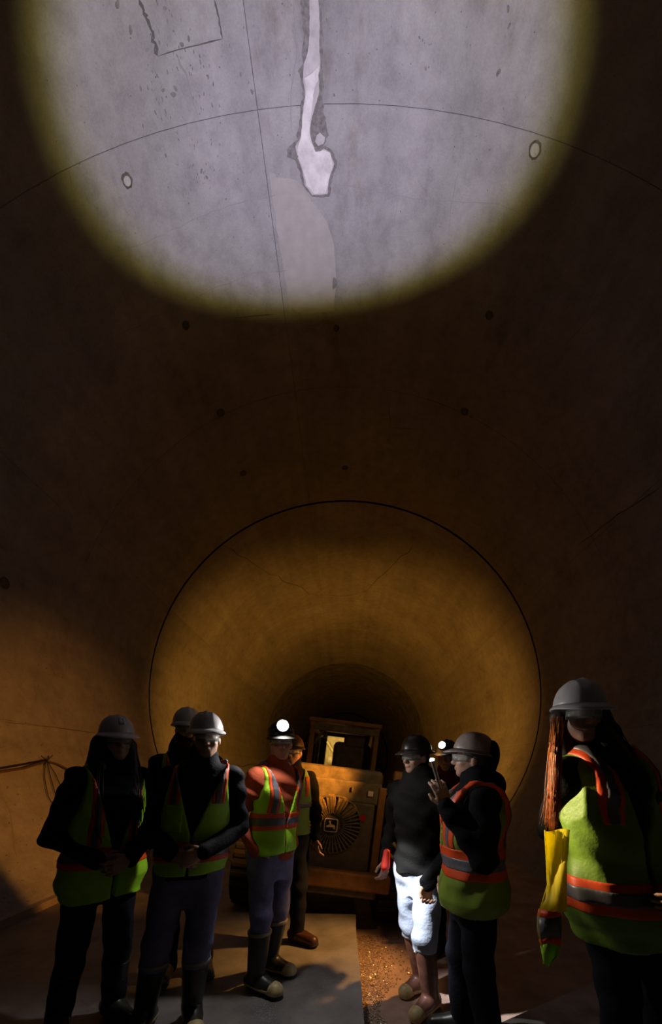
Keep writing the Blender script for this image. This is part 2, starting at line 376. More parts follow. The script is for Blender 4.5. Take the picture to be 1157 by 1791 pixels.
# gravel lying in the channel against the slab edge
V = []; F = []
rg = random.Random(3)
ico = [(0, 0, 1), (.89, 0, .45), (.28, .85, .45), (-.72, .53, .45), (-.72, -.53, .45), (.28, -.85, .45), (.72, .53, -.3), (-.28, .85, -.3), (-.89, 0, -.3), (-.28, -.85, -.3), (.72, -.53, -.3)]
icf = [(0, 1, 2), (0, 2, 3), (0, 3, 4), (0, 4, 5), (0, 5, 1), (1, 6, 2), (2, 7, 3), (3, 8, 4), (4, 9, 5), (5, 10, 1), (6, 7, 2), (7, 8, 3), (8, 9, 4), (9, 10, 5), (10, 6, 1)]
for _ in range(5200):
    y = 1.95 + 2.6 * rg.random() ** 1.2; x = 0.115 + abs(rg.gauss(0, .10)) + .02 * rg.random()
    if rg.random() < .25: x = 0.12 + rg.random() * .6
    if y < 2.0 + x * .5: continue
    if min(math.dist((x, y), q) for q in ((.45, 2.68), (.60, 2.66), (.66, 2.3), (.6, 2.45), (.5, 2.8), (.85, 3.4), (.95, 3.4), (.8, 3.3))) < .22 or y > 3.9: continue
    s = rg.uniform(.003, .009) * (1.5 if rg.random() < .06 else 1); b0 = len(V); ca, sa = math.cos(rg.random() * 6), math.sin(rg.random() * 6)
    for (a, b, c) in ico:
        q = rg.uniform(.75, 1.2); V.append((x + s * q * (a * ca - b * sa), y + s * q * (a * sa + b * ca), LOWZ + s * .3 + s * .8 * c * q))
    F += [(b0 + i, b0 + j, b0 + k) for i, j, k in icf]
grav = mesh_obj('gravel', V, F, mat('wet_gravel', (0.30, 0.20, 0.13), 0.22, var=0.5, scale=60, spec=0.9))
tag(grav, 'wet glittering gravel lying along the walkway edge', 'gravel', kind='stuff')
# a few grains and wet specks on the walkway
V = []; F = []
for _ in range(420):
    p = floorpt(rg.gauss(462, 14), 1791 - abs(rg.gauss(0, 25)) - 2) if rg.random() < .8 else Vector((rg.uniform(-.35, .05), rg.uniform(2.1, 2.9), 0))
    s = rg.uniform(.0015, .004); b0 = len(V)
    for (a, b, c) in ico: V.append((p.x + s * a, p.y + s * b, s * .2 + s * c))
    F += [(b0 + i, b0 + j, b0 + k) for i, j, k in icf]
tag(mesh_obj('grit', V, F, mat('wet_grit', (0.4, 0.4, 0.42), 0.15, spec=0.9)), 'fine wet grit scattered over the concrete walkway', 'grit', kind='stuff')

# ------------------------------------------------------------------ skid-steer loader
M_YEL = mat('loader_yellow_paint', (0.24, 0.115, 0.025), 0.55, var=0.3, scale=9)
M_BLK = mat('loader_dark_steel', (0.10, 0.085, 0.06), 0.6, var=0.35, scale=12)
M_DUST = mat('loader_dusty_panel', (0.14, 0.115, 0.07), 0.65, var=0.4, scale=10)
M_RUB = mat('track_rubber', (0.022, 0.021, 0.02), 0.85, var=0.3, scale=20)
M_WHITE = mat('white_decal', (0.90, 0.84, 0.72), 0.5)
M_CREAM = mat('cream_decal', (0.95, 0.74, 0.42), 0.5)
M_GLS = mat('lens_white_plastic', (0.7, 0.66, 0.6), 0.3)
M_RED = mat('tail_red', (0.35, 0.02, 0.015), 0.3)
M_CHR = mat('bare_metal', (0.6, 0.58, 0.55), 0.3, metal=0.9)
SK = empty('skid_steer_loader', (-0.245, 4.0, -0.085), (0, rad(6.9), 0))
tag(SK, 'dirty yellow skid-steer loader seen from behind, tilted in the tunnel', 'loader')
def sbox(n, c, s, m, b=0.01, p=SK, rot=None): return box_obj(n, c, s, m, p, b, rot)
body = sbox('engine_body', (0, 0.66, 0.93), (0.98, 1.20, 0.80), M_BLK, .03)
hood = sbox('hood', (0, 0.60, 1.44), (0.92, 1.06, 0.26), M_DUST, .05)
sbox('upper_panel', (0, 0.045, 1.335), (0.90, 0.09, 0.22), M_DUST, .02)
for x in (-.46, .46): sbox('corner_frame', (x, 0.03, 0.96), (0.075, 0.10, 0.90), M_YEL, .012)
door = sbox('rear_door', (0, 0.01, 0.885), (0.80, 0.07, 0.70), M_BLK, .02)
# round fan grille: raised ring, radial vanes, perforated blades
def torus(name, c, R0, r, m, p, n=48, k=8):
    V = []; F = []
    for i in range(n):
        a = 2 * math.pi * i / n
        for j in range(k):
            b = 2 * math.pi * j / k; rr = R0 + r * math.cos(b)
            V.append((c[0] + rr * math.cos(a), c[1] + r * math.sin(b), c[2] + rr * math.sin(a)))
    for i in range(n):
        for j in range(k): F.append((i * k + j, i * k + (j + 1) % k, ((i + 1) % n) * k + (j + 1) % k, ((i + 1) % n) * k + j))
    return mesh_obj(name, V, F, m, p, True)
GC = (-0.005, -0.03, 0.99)
torus('grille_ring', GC, 0.285, 0.012, M_BLK, door); torus('grille_ring', GC, 0.19, 0.007, M_DUST, door); torus('grille_ring', GC, 0.105, 0.008, M_BLK, door)
bmv = bmesh.new(); bbox(bmv, (0, -.008, 0.195), (0.013, 0.022, 0.17), None, .003); vane_me = bpy.data.meshes.new('grille_vane'); bmv.to_mesh(vane_me); bmv.free(); vane_me.materials.append(M_DUST)
for i in range(40):
    o = bpy.data.objects.new('grille_vane', vane_me); o.location = GC; o.rotation_euler = (0, 2 * math.pi * i / 40, 0); link(o, door)
# wide perforated fan blades at the top of the grille
M_BLADE = mat('fan_blade_yellow', (0.42, 0.30, 0.10), 0.55, var=0.5, scale=30)
for i, a in enumerate((-34, -8, 20, 46)):
    V = []; F = []; n = 5
    for (r, hw) in ((.125, .012), (.18, .034), (.24, .046), (.285, .040), (.30, .02)):
        for s in (-1, 1): V.append((s * hw, -0.012 - .008 * s, r))
    for q in range(4): F.append((2 * q, 2 * q + 1, 2 * q + 3, 2 * q + 2))
    o = mesh_obj('fan_blade', V, F, M_BLADE, door); o.location = GC; o.rotation_euler = (0, rad(a), 0)
    md = o.modifiers.new('t', 'SOLIDIFY'); md.thickness = 0.006
    V = []; F = []
    for rr in np.arange(.14, .29, .016):
        for xx in (-.03, -.015, 0, .015, .03):
            if abs(xx) < .05 * math.sin((rr - .1) / .2 * 2.4):
                b0 = len(V); V += [(xx - .004, -.030, rr - .005), (xx + .004, -.030, rr - .005), (xx + .004, -.030, rr + .005), (xx - .004, -.030, rr + .005)]; F.append((b0, b0 + 1, b0 + 2, b0 + 3))
    mesh_obj('perforation', V, F, M_BLK, o)['kind'] = 'stuff'
# fine mesh slats between the vanes
for i, z in enumerate(np.arange(0.70, 1.28, 0.035)):
    hw = math.sqrt(max(0.0, .28 ** 2 - (z - .99) ** 2))
    if hw > .05: sbox('grille_slat', (GC[0], -0.022, z), (2 * hw, .006, .007), M_DUST, 0, door)
# emblem: rounded square outline with a leaping deer
def rsq(h, r, n=6):
    P = []
    for cx, cz, a0 in ((h - r, h - r, 0), (-h + r, h - r, 90), (-h + r, -h + r, 180), (h - r, -h + r, 270)):
        for i in range(n + 1):
            a = rad(a0 + 90 * i / n); P.append((cx + r * math.cos(a), cz + r * math.sin(a)))
    return P
def flat(name, poly, y, m, p, th=0.006, ox=0, oz=0):
    n = len(poly); V = [(x + ox, y, z + oz) for x, z in poly] + [(x + ox, y + th, z + oz) for x, z in poly]
    tri = tessellate_polygon([[Vector((x, z, 0)) for x, z in poly]])
    F = [tuple(t) for t in tri] + [(i, (i + 1) % n, n + (i + 1) % n, n + i) for i in range(n)]
    o = mesh_obj(name, V, F, m, p)
    b = bmesh.new(); b.from_mesh(o.data); bmesh.ops.recalc_face_normals(b, faces=b.faces); b.to_mesh(o.data); b.free()
    return o
EX, EZ = -0.012, 0.985
emb = flat('emblem', rsq(.066, .020), -0.062, M_WHITE, SK, .03, EX, EZ)
emb['label'] = 'white outlined square emblem with a leaping deer'
flat('emblem_field', rsq(.058, .016), -0.066, mat('emblem_black', (0.012, 0.012, 0.01), .5), emb, .005, EX, EZ)
deer = [(-.046, -.012), (-.034, -.002), (-.020, .004), (-.014, .014), (-.018, .026), (-.026, .032), (-.020, .036), (-.022, .046), (-.016, .041), (-.012, .048), (-.010, .040), (-.002, .044), (-.006, .036), (-.004, .026), (.000, .014), (.012, .008), (.026, .010), (.036, .004), (.044, -.010), (.047, -.036), (.042, -.040), (.038, -.020), (.028, -.012), (.034, -.032), (.028, -.036), (.020, -.016), (.006, -.018), (-.010, -.016), (-.024, -.022), (-.036, -.018), (-.042, -.022)]
flat('deer_mark', deer, -0.069, M_CREAM, emb, .004, EX, EZ)
# lights, handles and stickers on the upper panel
sbox('tail_lamp', (.34, -0.005, 1.335), (.055, .03, .055), M_GLS, .008)
cyl_obj('tail_reflector', (.29, -.03, 1.09), (.29, -.045, 1.09), .034, M_RED, SK)
sbox('latch', (.155, -.01, 1.36), (.018, .03, .045), M_CHR, .004)
sbox('hinge', (-.33, -.01, 1.36), (.05, .03, .06), M_YEL, .006)
sbox('panel_slot', (-.27, -.004, 1.265), (.17, .012, .016), M_YEL, .002)
sbox('warning_sticker', (.61, .065, .70), (.045, .006, .07), M_WHITE, 0)
# bumper and side steps
sbox('bumper', (0, -0.05, 0.47), (1.26, 0.16, 0.17), M_YEL, .02)
sbox('belly_plate', (0, 0.35, 0.36), (1.0, 0.9, 0.10), M_BLK, .02)
# tracks: rounded belt with lugs
def track(x0):
    root = None; W = .42; P = []
    for i in range(13): a = rad(90 + 180 * i / 12); P.append((.38 + .34 * math.cos(a), .37 + .37 * math.sin(a)))
    for i in range(13): a = rad(-90 + 180 * i / 12); P.append((2.0 + .34 * math.cos(a), .37 + .37 * math.sin(a)))
    n = len(P); V = []; F = []
    for xx in (-W / 2, W / 2):
        for y, z in P: V.append((x0 + xx, y, z))
    for i in range(n): F.append((i, (i + 1) % n, n + (i + 1) % n, n + i))
    F.append(tuple(range(n))); F.append(tuple(range(2 * n - 1, n - 1, -1)))
    o = mesh_obj('track', V, F, M_RUB, SK)
    L = [(y, z) for y, z in densify([(a, b) for a, b in P + [P[0]]], 0.12)]
    for (y, z) in L[:-1]:
        if y < .5 or z > .6: sbox('track_lug', (x0, y, z), (W * .96, .05, .045), M_RUB, .006, o)
    for y in (.38, .95, 1.45, 2.0): cyl_obj('track_wheel', (x0 - W / 2 - .012, y, .34), (x0 + W / 2 + .012, y, .34), .20, M_BLK, o)
for x in (-.76, .76): track(x)
for x in (-.63, .63):
    arm = sbox('lift_arm', (x, 1.25, 1.32), (.13, 2.3, .20), M_YEL, .02, rot=Matrix.Rotation(rad(-9), 3, 'X'))
    tw = sbox('arm_tower', (x, 0.30, 1.06), (.17, .48, .86), M_BLK, .03)
    cyl_obj('pivot_pin', (x - .11, .28, 1.36), (x + .11, .28, 1.36), .05, M_CHR, tw)
    cyl_obj('lift_cylinder', (x, .55, .8), (x, 1.7, 1.18), .045, M_CHR, SK)
sbox('grab_handle', (.585, .02, 1.33), (.02, .02, .13), M_CHR, .004, rot=Matrix.Rotation(rad(38), 3, 'Y'))
# cab: posts, roof, side screens, seat and controls
for x in (-.40, .40):
    sbox('cab_post', (x, 0.98, 1.72), (.06, .07, .78), M_YEL, .01); sbox('cab_post', (x, 2.10, 1.55), (.06, .07, 1.10), M_BLK, .01)
    sbox('cab_rail', (x, 1.5, 2.07), (.06, 1.15, .06), M_YEL, .01)
sc_ = sbox('cab_side_screen', (.375, 1.53, 1.66), (.012, 1.06, .74), M_YEL, 0)
sbox('cab_roof', (0, 1.52, 2.125), (.90, 1.24, .05), M_YEL, .015)
sbox('cab_header', (0, .955, 2.045), (.86, .05, .085), M_DUST, .01)
seat = sbox('seat', (.12, 1.42, 1.62), (.50, .16, .60), M_BLK, .06); sbox('headrest', (.16, 1.40, 1.93), (.32, .10, .17), M_BLK, .04, seat)
sbox('rear_ledge', (0, 1.0, 1.545), (.84, .16, .06), M_BLK, .02)
sbox('rear_brace', (-.33, .99, 1.90), (.03, .03, .36), M_BLK, .005, rot=Matrix.Rotation(rad(35), 3, 'Y'))
sbox('mirror', (-.30, 1.02, 1.925), (.09, .012, .02), M_GLS, .003, rot=Matrix.Rotation(rad(-22), 3, 'Y'))
# tall attachment coupler in front of the cab, catching the work lights
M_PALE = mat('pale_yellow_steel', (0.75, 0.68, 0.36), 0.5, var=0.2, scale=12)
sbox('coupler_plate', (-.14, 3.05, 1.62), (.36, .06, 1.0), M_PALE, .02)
sbox('coupler_bar', (0, 3.0, .8), (1.2, .2, .25), M_YEL, .03)
cyl_obj('tilt_cylinder', (-.24, 2.80, 1.66), (-.02, 2.80, 1.66), .10, M_PALE, SK, n=24); cyl_obj('cylinder_cap', (-.02, 2.80, 1.66), (.02, 2.80, 1.66), .06, M_CHR, SK, n=24)
cyl_obj('tilt_rod', (-.02, 2.8, 1.62), (-.30, 2.8, 2.0), .02, M_PALE, SK)
M_WARMLENS = mat('warm_work_lamp_lens', (0.9, 0.8, 0.6), 0.3, emit=(1.0, 0.55, 0.16), estr=6)
for x in (-.50, .50):
    wl = sbox('work_lamp', (x, 3.18, 1.18), (.13, .10, .10), M_BLK, .015)
    cyl_obj('lamp_lens', (x, 3.235, 1.18), (x, 3.24, 1.18), .042, M_WARMLENS, wl)
    sbox('lamp_bracket', (x, 3.14, 1.02), (.03, .03, .26), M_BLK, .004, wl)
for x in (-.34, .34):
    wl = sbox('work_lamp', (x, 2.14, 2.05), (.12, .08, .09), M_BLK, .015)
    cyl_obj('lamp_lens', (x, 2.185, 2.05), (x, 2.19, 2.05), .038, M_WARMLENS, wl)
bpy.context.view_layer.update()
for x in (-.34, .34):
    p = SK.matrix_world @ Vector((x, 2.26, 2.05))
    spot('work_lamp_beam', p, p + Vector((0, 5, -.9)), 10, (1.0, 0.62, 0.20), 120, 0.5, 0.05, SK)
for x in (-.50, .50):
    p = SK.matrix_world @ Vector((x, 3.32, 1.18))
    spot('work_lamp_beam', p, p + Vector((x * 2.6, 5, 1.05)), 1050, (1.0, 0.40, 0.045), 112, 0.95, 0.05, SK)
p = SK.matrix_world @ Vector((-.1, 2.3, 1.98))
bpy.data.objects['skid_steer_loader']['category'] = 'loader'

# ------------------------------------------------------------------ sculpting by distance fields (people)
class Grid:
    def __init__(s, lo, hi, h):
        s.lo = np.array(lo, float); s.h = h
        s.n = np.maximum(4, np.ceil((np.array(hi, float) - s.lo) / h).astype(int) + 1)
        s.ax = [s.lo[i] + h * np.arange(s.n[i]) for i in range(3)]
        s.D = np.full(tuple(s.n), 0.12, np.float32)
    def sl(s, bmin, bmax):
        r = []
        for i in range(3):
            a = int(np.floor((bmin[i] - s.lo[i]) / s.h)); b = int(np.ceil((bmax[i] - s.lo[i]) / s.h)) + 1
            r.append(slice(max(0, min(a, s.n[i])), max(0, min(b, s.n[i]))))
        return tuple(r)
    def pts(s, sl=None):
        sl = sl or (slice(None),) * 3
        return (s.ax[0][sl[0]][:, None, None].astype(np.float32), s.ax[1][sl[1]][None, :, None].astype(np.float32), s.ax[2][sl[2]][None, None, :].astype(np.float32))
    def op(s, f, bmin, bmax, k=0.02, sub=False):
        m = 0.05
        sl = s.sl([b - m for b in bmin], [b + m for b in bmax])
        if any(q.stop <= q.start for q in sl): return
        d = f(*s.pts(sl)); a = s.D[sl]
        if sub:
            d = -d; h = np.maximum(k - np.abs(a - d), 0) / max(k, 1e-6); s.D[sl] = np.maximum(a, d) + h * h * k * .25
        else:
            h = np.maximum(k - np.abs(a - d), 0) / max(k, 1e-6); s.D[sl] = np.minimum(a, d) - h * h * k * .25
    def cone(s, a, b, r1, r2=None, k=0.02, sub=False):
        a = np.array(a, float); b = np.array(b, float); r2 = r1 if r2 is None else r2; ba = b - a; l2 = max(float(ba @ ba), 1e-9)
        def f(X, Y, Z):
            t = np.clip(((X - a[0]) * ba[0] + (Y - a[1]) * ba[1] + (Z - a[2]) * ba[2]) / l2, 0, 1)
            return np.sqrt((X - a[0] - t * ba[0]) ** 2 + (Y - a[1] - t * ba[1]) ** 2 + (Z - a[2] - t * ba[2]) ** 2) - (r1 + (r2 - r1) * t)
        rm = max(r1, r2); s.op(f, np.minimum(a, b) - rm, np.maximum(a, b) + rm, k, sub)
    def ell(s, c, r, M=None, k=0.02, sub=False):
        c = np.array(c, float); r = np.array(r, float); M = np.eye(3) if M is None else np.array(M)
        def f(X, Y, Z):
            x, y, z = X - c[0], Y - c[1], Z - c[2]
            q = [M[0][i] * x + M[1][i] * y + M[2][i] * z for i in range(3)]     # into the local frame
            k0 = np.sqrt(sum((q[i] / r[i]) ** 2 for i in range(3))) + 1e-6; k1 = np.sqrt(sum((q[i] / r[i] ** 2) ** 2 for i in range(3))) + 1e-6
            return k0 * (k0 - 1) / k1
        rm = r.max(); s.op(f, c - rm, c + rm, k, sub)

def surf_nets(D, lo, h):
    D = D.copy(); 
    for ax in range(3):
        for e in (0, -1):
            ix = [slice(None)] * 3; ix[ax] = e; D[tuple(ix)] = np.maximum(D[tuple(ix)], h * .5)
    S = D < 0; nx, ny, nz = D.shape
    cnt = np.zeros((nx - 1, ny - 1, nz - 1), np.int8)
    C = [(i, j, k) for i in (0, 1) for j in (0, 1) for k in (0, 1)]
    for i, j, k in C: cnt += S[i:nx - 1 + i, j:ny - 1 + j, k:nz - 1 + k]
    act = (cnt > 0) & (cnt < 8); I = np.argwhere(act)
    idx = np.full(act.shape, -1, np.int64); idx[act] = np.arange(len(I))
    val = {c: D[I[:, 0] + c[0], I[:, 1] + c[1], I[:, 2] + c[2]] for c in C}
    acc = np.zeros((len(I), 3)); num = np.zeros(len(I))
    for a in C:
        for ax in range(3):
            if a[ax] == 0:
                b = list(a); b[ax] = 1; b = tuple(b); va, vb = val[a], val[b]; m = (va < 0) != (vb < 0)
                t = np.where(m, va / np.where(m, va - vb, 1), 0)
                P = np.zeros((len(I), 3)); P[:] = a; P[:, ax] += t; acc += P * m[:, None]; num += m
    V = (I + acc / num[:, None]) * h + lo
    Fs = []
    for ax in range(3):
        u, v = (ax + 1) % 3, (ax + 2) % 3
        s0 = [slice(None)] * 3; s1 = [slice(None)] * 3; s0[ax] = slice(0, -1); s1[ax] = slice(1, None)
        A = S[tuple(s0)]; B = S[tuple(s1)]; ch = A != B
        E = np.argwhere(ch); dirn = A[ch]
        ok = (E[:, u] > 0) & (E[:, v] > 0) & (E[:, u] < D.shape[u] - 1) & (E[:, v] < D.shape[v] - 1); E = E[ok]; dirn = dirn[ok]
        q = []
        for du, dv in ((-1, -1), (0, -1), (0, 0), (-1, 0)):
            T = E.copy(); T[:, u] += du; T[:, v] += dv; q.append(idx[T[:, 0], T[:, 1], T[:, 2]])
        q = np.stack(q, 1); q[~dirn] = q[~dirn][:, ::-1]; Fs.append(q)
    return V, np.concatenate(Fs)
def np_mesh(name, V, F, m, parent):
    me = bpy.data.meshes.new(name); me.vertices.add(len(V)); me.vertices.foreach_set('co', V.astype(np.float32).ravel())
    me.loops.add(F.size); me.loops.foreach_set('vertex_index', F.astype(np.int32).ravel())
    me.polygons.add(len(F)); me.polygons.foreach_set('loop_start', np.arange(0, F.size, 4, dtype=np.int32))
    try: me.polygons.foreach_set('loop_total', np.full(len(F), 4, np.int32))
    except Exception: pass
    me.update(calc_edges=True); me.validate()
    me.polygons.foreach_set('use_smooth', np.ones(len(me.polygons), bool))
    me.materials.append(m)
    return link(bpy.data.objects.new(name, me), parent)
def grid_mesh(name, G, m, parent, D=None):
    V, F = surf_nets(G.D if D is None else D, G.lo, G.h)
    return np_mesh(name, V, F, m, parent) if len(F) else None

# torso cross-sections for a 1.75 m figure: z, half width, half depth, y centre
TORSO = np.array([[.78, .125, .10, .005], [.86, .165, .118, .005], [.95, .170, .118, .0], [1.06, .148, .105, -.005], [1.18, .155, .112, -.008], [1.32, .175, .120, -.004], [1.40, .172, .108, .004], [1.455, .130, .085, .010], [1.49, .085, .068, .012], [1.53, .058, .058, .010], [1.60, .056, .058, .0]])

M_SKIN = mat('skin', (0.38, 0.22, 0.15), 0.55, var=0.08, scale=12)
M_JACK = mat('black_jacket_cloth', (0.006, 0.006, 0.007), 0.9, spec=0.12, bump=0.3, bscale=60)
M_NAVY = mat('navy_jacket_cloth', (0.009, 0.009, 0.013), 0.8, spec=0.12, bump=0.3, bscale=60)
M_CHAR = mat('charcoal_hoodie', (0.010, 0.0095, 0.009), 0.85, spec=0.12, bump=0.3, bscale=70)
M_RUST = mat('rust_shirt_cloth', (0.30, 0.060, 0.025), 0.8, var=0.15, scale=10, spec=0.12, bump=0.2, bscale=60)
M_DRED = mat('dark_red_jacket', (0.12, 0.014, 0.010), 0.8, spec=0.12, bump=0.3, bscale=60)
M_LIMEV = mat('lime_vest_mesh', (0.42, 0.84, 0.03), 0.55, var=0.12, scale=9, bump=0.25, bscale=45, trans=0.25)
M_SHADV = mat('shaded_lime_vest_mesh', (0.15, 0.28, 0.02), 0.55, var=0.12, scale=9, bump=0.25, bscale=45)  # lime vest with the shade on its front put into a darker colour
M_LITV = mat('lamplit_vest_mesh', (0.85, 0.74, 0.02), 0.55, var=0.10, scale=9, trans=0.55)  # lamp light on the loose vest panel painted in as yellow
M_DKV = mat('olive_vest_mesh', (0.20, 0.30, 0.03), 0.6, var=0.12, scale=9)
M_ORNG = mat('orange_stripe', (0.85, 0.09, 0.015), 0.5, trans=0.15)
M_SILV = mat('silver_reflective_tape', (0.12, 0.12, 0.14), 0.4, var=0.15, scale=40)
M_JEAN = mat('blue_denim', (0.15, 0.148, 0.26), 0.85, var=0.35, scale=7, spec=0.12, bump=0.3, bscale=70)
M_JEAN2 = mat('pale_denim', (0.42, 0.47, 0.58), 0.85, var=0.25, scale=8, bump=0.35, bscale=60)
M_DPAN = mat('dark_trousers', (0.012, 0.013, 0.02), 0.85, spec=0.12, bump=0.3, bscale=60)
M_BOOT = mat('black_rubber_boot', (0.028, 0.030, 0.027), 0.35, var=0.3, scale=10)
M_BBOOT = mat('brown_rubber_boot', (0.20, 0.085, 0.06), 0.4, var=0.35, scale=14)
M_TAN = mat('tan_toe_cap', (0.50, 0.40, 0.20), 0.45, var=0.25, scale=30)
M_SHOE = mat('brown_leather_shoe', (0.06, 0.022, 0.012), 0.4, var=0.2, scale=20)
M_SOLE = mat('dark_sole', (0.02, 0.018, 0.015), 0.8)
M_HATW = mat('white_hard_hat', (0.62, 0.61, 0.62), 0.35, var=0.06, scale=8)
M_HATD = mat('black_hard_hat', (0.022, 0.02, 0.018), 0.35)
M_HATR = mat('scuffed_grey_hard_hat', (0.26, 0.21, 0.19), 0.35, var=0.35, scale=12)
M_HATO = mat('orange_hard_hat', (0.05, 0.02, 0.012), 0.45)
M_HAIRD = mat('dark_brown_hair', (0.018, 0.011, 0.008), 0.55)
M_HAIRL = mat('lamplit_chestnut_hair', (0.60, 0.22, 0.055), 0.45, var=0.4, scale=60)  # lit copy of the hair: lamp light put into the lock's brighter colour
M_STRAP = mat('black_strap', (0.012, 0.012, 0.012), 0.6)
def glassy(name):
    m = bpy.data.materials.new(name); m.use_nodes = True; b = m.node_tree.nodes['Principled BSDF']
    b.inputs['Base Color'].default_value = (0.8, 0.85, 0.85, 1); b.inputs['Roughness'].default_value = 0.05; b.inputs['Transmission Weight'].default_value = 0.85; b.inputs['IOR'].default_value = 1.35
    nt = m.node_tree; nz = nt.nodes.new('ShaderNodeTexNoise'); nz.inputs['Scale'].default_value = 50
    mr = nt.nodes.new('ShaderNodeMapRange'); mr.inputs['To Min'].default_value = .03; mr.inputs['To Max'].default_value = .12
    nt.links.new(nz.outputs['Fac'], mr.inputs['Value']); nt.links.new(mr.outputs[0], b.inputs['Roughness'])
    return m
M_GLASS = glassy('clear_safety_lens')
M_LAMPLENS = mat('white_lamp_lens', (0.9, 0.9, 0.9), 0.3, emit=(0.93, 0.97, 1.0), estr=60)
M_LAMPLENS2 = mat('warm_lamp_lens', (0.9, 0.9, 0.85), 0.3, emit=(0.92, 1.0, 0.85), estr=25)
MIX_ST = {'orange': M_ORNG, 'silver': M_SILV}

def lerp(a, b, t): return np.array(a) * (1 - t) + np.array(b) * t

class Person:
    def __init__(s, label, loc, yaw, H=1.75, lean=(0, 0), head_yaw=0, head_pitch=0, head_roll=0, hips=None, feet=None, knees=None, arms=None, girth=1.0, head_off=(0, 0, 0)):
        s.k = H / 1.75; s.g = girth
        s.root = empty('person', loc, (0, 0, rad(yaw))); tag(s.root, label, 'person')
        s.lean = np.array([lean[0], lean[1], 0.0]); s.H = H
        k = s.k; L = s.L
        s.hip = {q: L((sg * .088 * k, 0.005, .90 * k)) for q, sg in (('R', -1), ('L', 1))}
        s.feet = feet or {'R': (-.12, 0, -8), 'L': (.12, 0, 8)}            # x, y, toe angle
        s.ank = {q: np.array([s.feet[q][0], s.feet[q][1] + .03, .085]) for q in 'RL'}
        s.knee = {}
        for q in 'RL':
            kb = (knees or {}).get(q, .035); mid = lerp(s.hip[q], s.ank[q], .50); s.knee[q] = mid + np.array([0, -kb, 0])
        s.sh = {q: L((sg * .182 * k * girth, .012, 1.405 * k)) for q, sg in (('R', -1), ('L', 1))}
        s.neck = L((0, .012, 1.49 * k)); s.hc = L((0, -.018, 1.625 * k)) + np.array(head_off)
        s.HM = np.array((Matrix.Rotation(rad(head_yaw), 3, 'Z') @ Matrix.Rotation(rad(head_pitch), 3, 'X') @ Matrix.Rotation(rad(head_roll), 3, 'Y')))
        D = {'R': ((-.26, .04, 1.13), (-.265, -.05, .89), (0, -.1, -1), .5), 'L': ((.26, .04, 1.13), (.265, -.05, .89), (0, -.1, -1), .5)}
        D.update(arms or {})
        s.arm = {q: (np.array(L([D[q][0][0] * k * girth, D[q][0][1] * k, D[q][0][2] * k])), np.array(L([D[q][1][0] * k * girth, D[q][1][1] * k, D[q][1][2] * k])), unit(D[q][2]), D[q][3], (D[q][4] if len(D[q]) > 4 else None)) for q in 'RL'}
        s.lens_pos = None
    def L(s, p):
        p = np.array(p, float); return p + s.lean * max(0.0, p[2] / s.H)
    def hp(s, p): return s.hc + s.HM @ (np.array(p, float) * s.k * 0.86)
    def torso(s, G, off=0.0, zlo=.74, zhi=1.62, k=0.03, wx=1.0):
        T = TORSO * s.k; kk = s.k; g = s.g
        def f(X, Y, Z):
            zz = np.clip(Z, T[0, 0], T[-1, 0]); a = (np.interp(zz, T[:, 0], T[:, 1]) * g * wx + off); b = np.interp(zz, T[:, 0], T[:, 2]) * g + off; cy = np.interp(zz, T[:, 0], T[:, 3])
            lx = s.lean[0] * Z / s.H; ly = s.lean[1] * Z / s.H
            q = np.sqrt(((X - lx) / a) ** 2 + ((Y - cy - ly) / b) ** 2); d = (q - 1) * np.minimum(a, b)
            return np.maximum(np.maximum(d, Z - zhi * kk), zlo * kk - Z).astype(np.float32)
        lx, ly = abs(s.lean[0]), abs(s.lean[1])
        G.op(f, (-.35 - lx, -.3 - ly, zlo * kk - .05), (.35 + lx, .3 + ly, zhi * kk + .05), k)
    def bounds(s, pad=0.12):
        P = np.array([*s.sh.values(), *s.hip.values(), *s.ank.values(), s.hc, *[a[0] for a in s.arm.values()], *[a[1] for a in s.arm.values()], *[a[1] + a[2] * .2 for a in s.arm.values()]])
        return P.min(0) - pad - .03, P.max(0) + pad + .03
    def hand(s, G, q, r0=.0):
        e, w_, d, curl, pn = s.arm[q]; k = s.k; sg = -1 if q == 'R' else 1
        n = unit(pn) if pn is not None else unit(np.cross(d, (0, 1, 0)) * sg if abs(d[1]) < .9 else (0, 0, -1))     # palm faces n
        n = unit(n - d * (n @ d)); side = np.cross(d, n)                                                     # across the palm
        ts = -sg if pn is None else (-sg if True else 1)
        side = side * (1 if (side @ np.array([0, -1, .4])) > 0 else -1)                                         # thumb side looks forward or up
        M = np.stack([side, n, d], 1)
        G.ell(w_ + d * .05 * k, (.040 * k, .018 * k, .056 * k), M, .012)
        for i, (o, ln) in enumerate(((.031, .068), (.0105, .078), (-.0105, .073), (-.031, .058))):
            b = w_ + d * .088 * k + side * o * k; c1, c2 = curl * 1.1, curl * 2.0
            m = b + (d * math.cos(c1) + n * math.sin(c1)) * ln * .55 * k + side * o * .12
            t = m + (d * math.cos(c2) + n * math.sin(c2)) * ln * .5 * k
            G.cone(b - d * .015, m, .0100 * k, .0092 * k, .005); G.cone(m, t, .0092 * k, .0078 * k, .004)
        b = w_ + d * .022 * k + side * .030 * k; m = b + unit(side * .7 + d * .9 + n * .35 * (1 + curl)) * .042 * k; t = m + unit(d * .9 + side * .1 + n * .5 * (.3 + curl)) * .032 * k
        G.cone(b, m, .0135 * k, .0108 * k, .008); G.cone(m, t, .0108 * k, .0088 * k, .004)
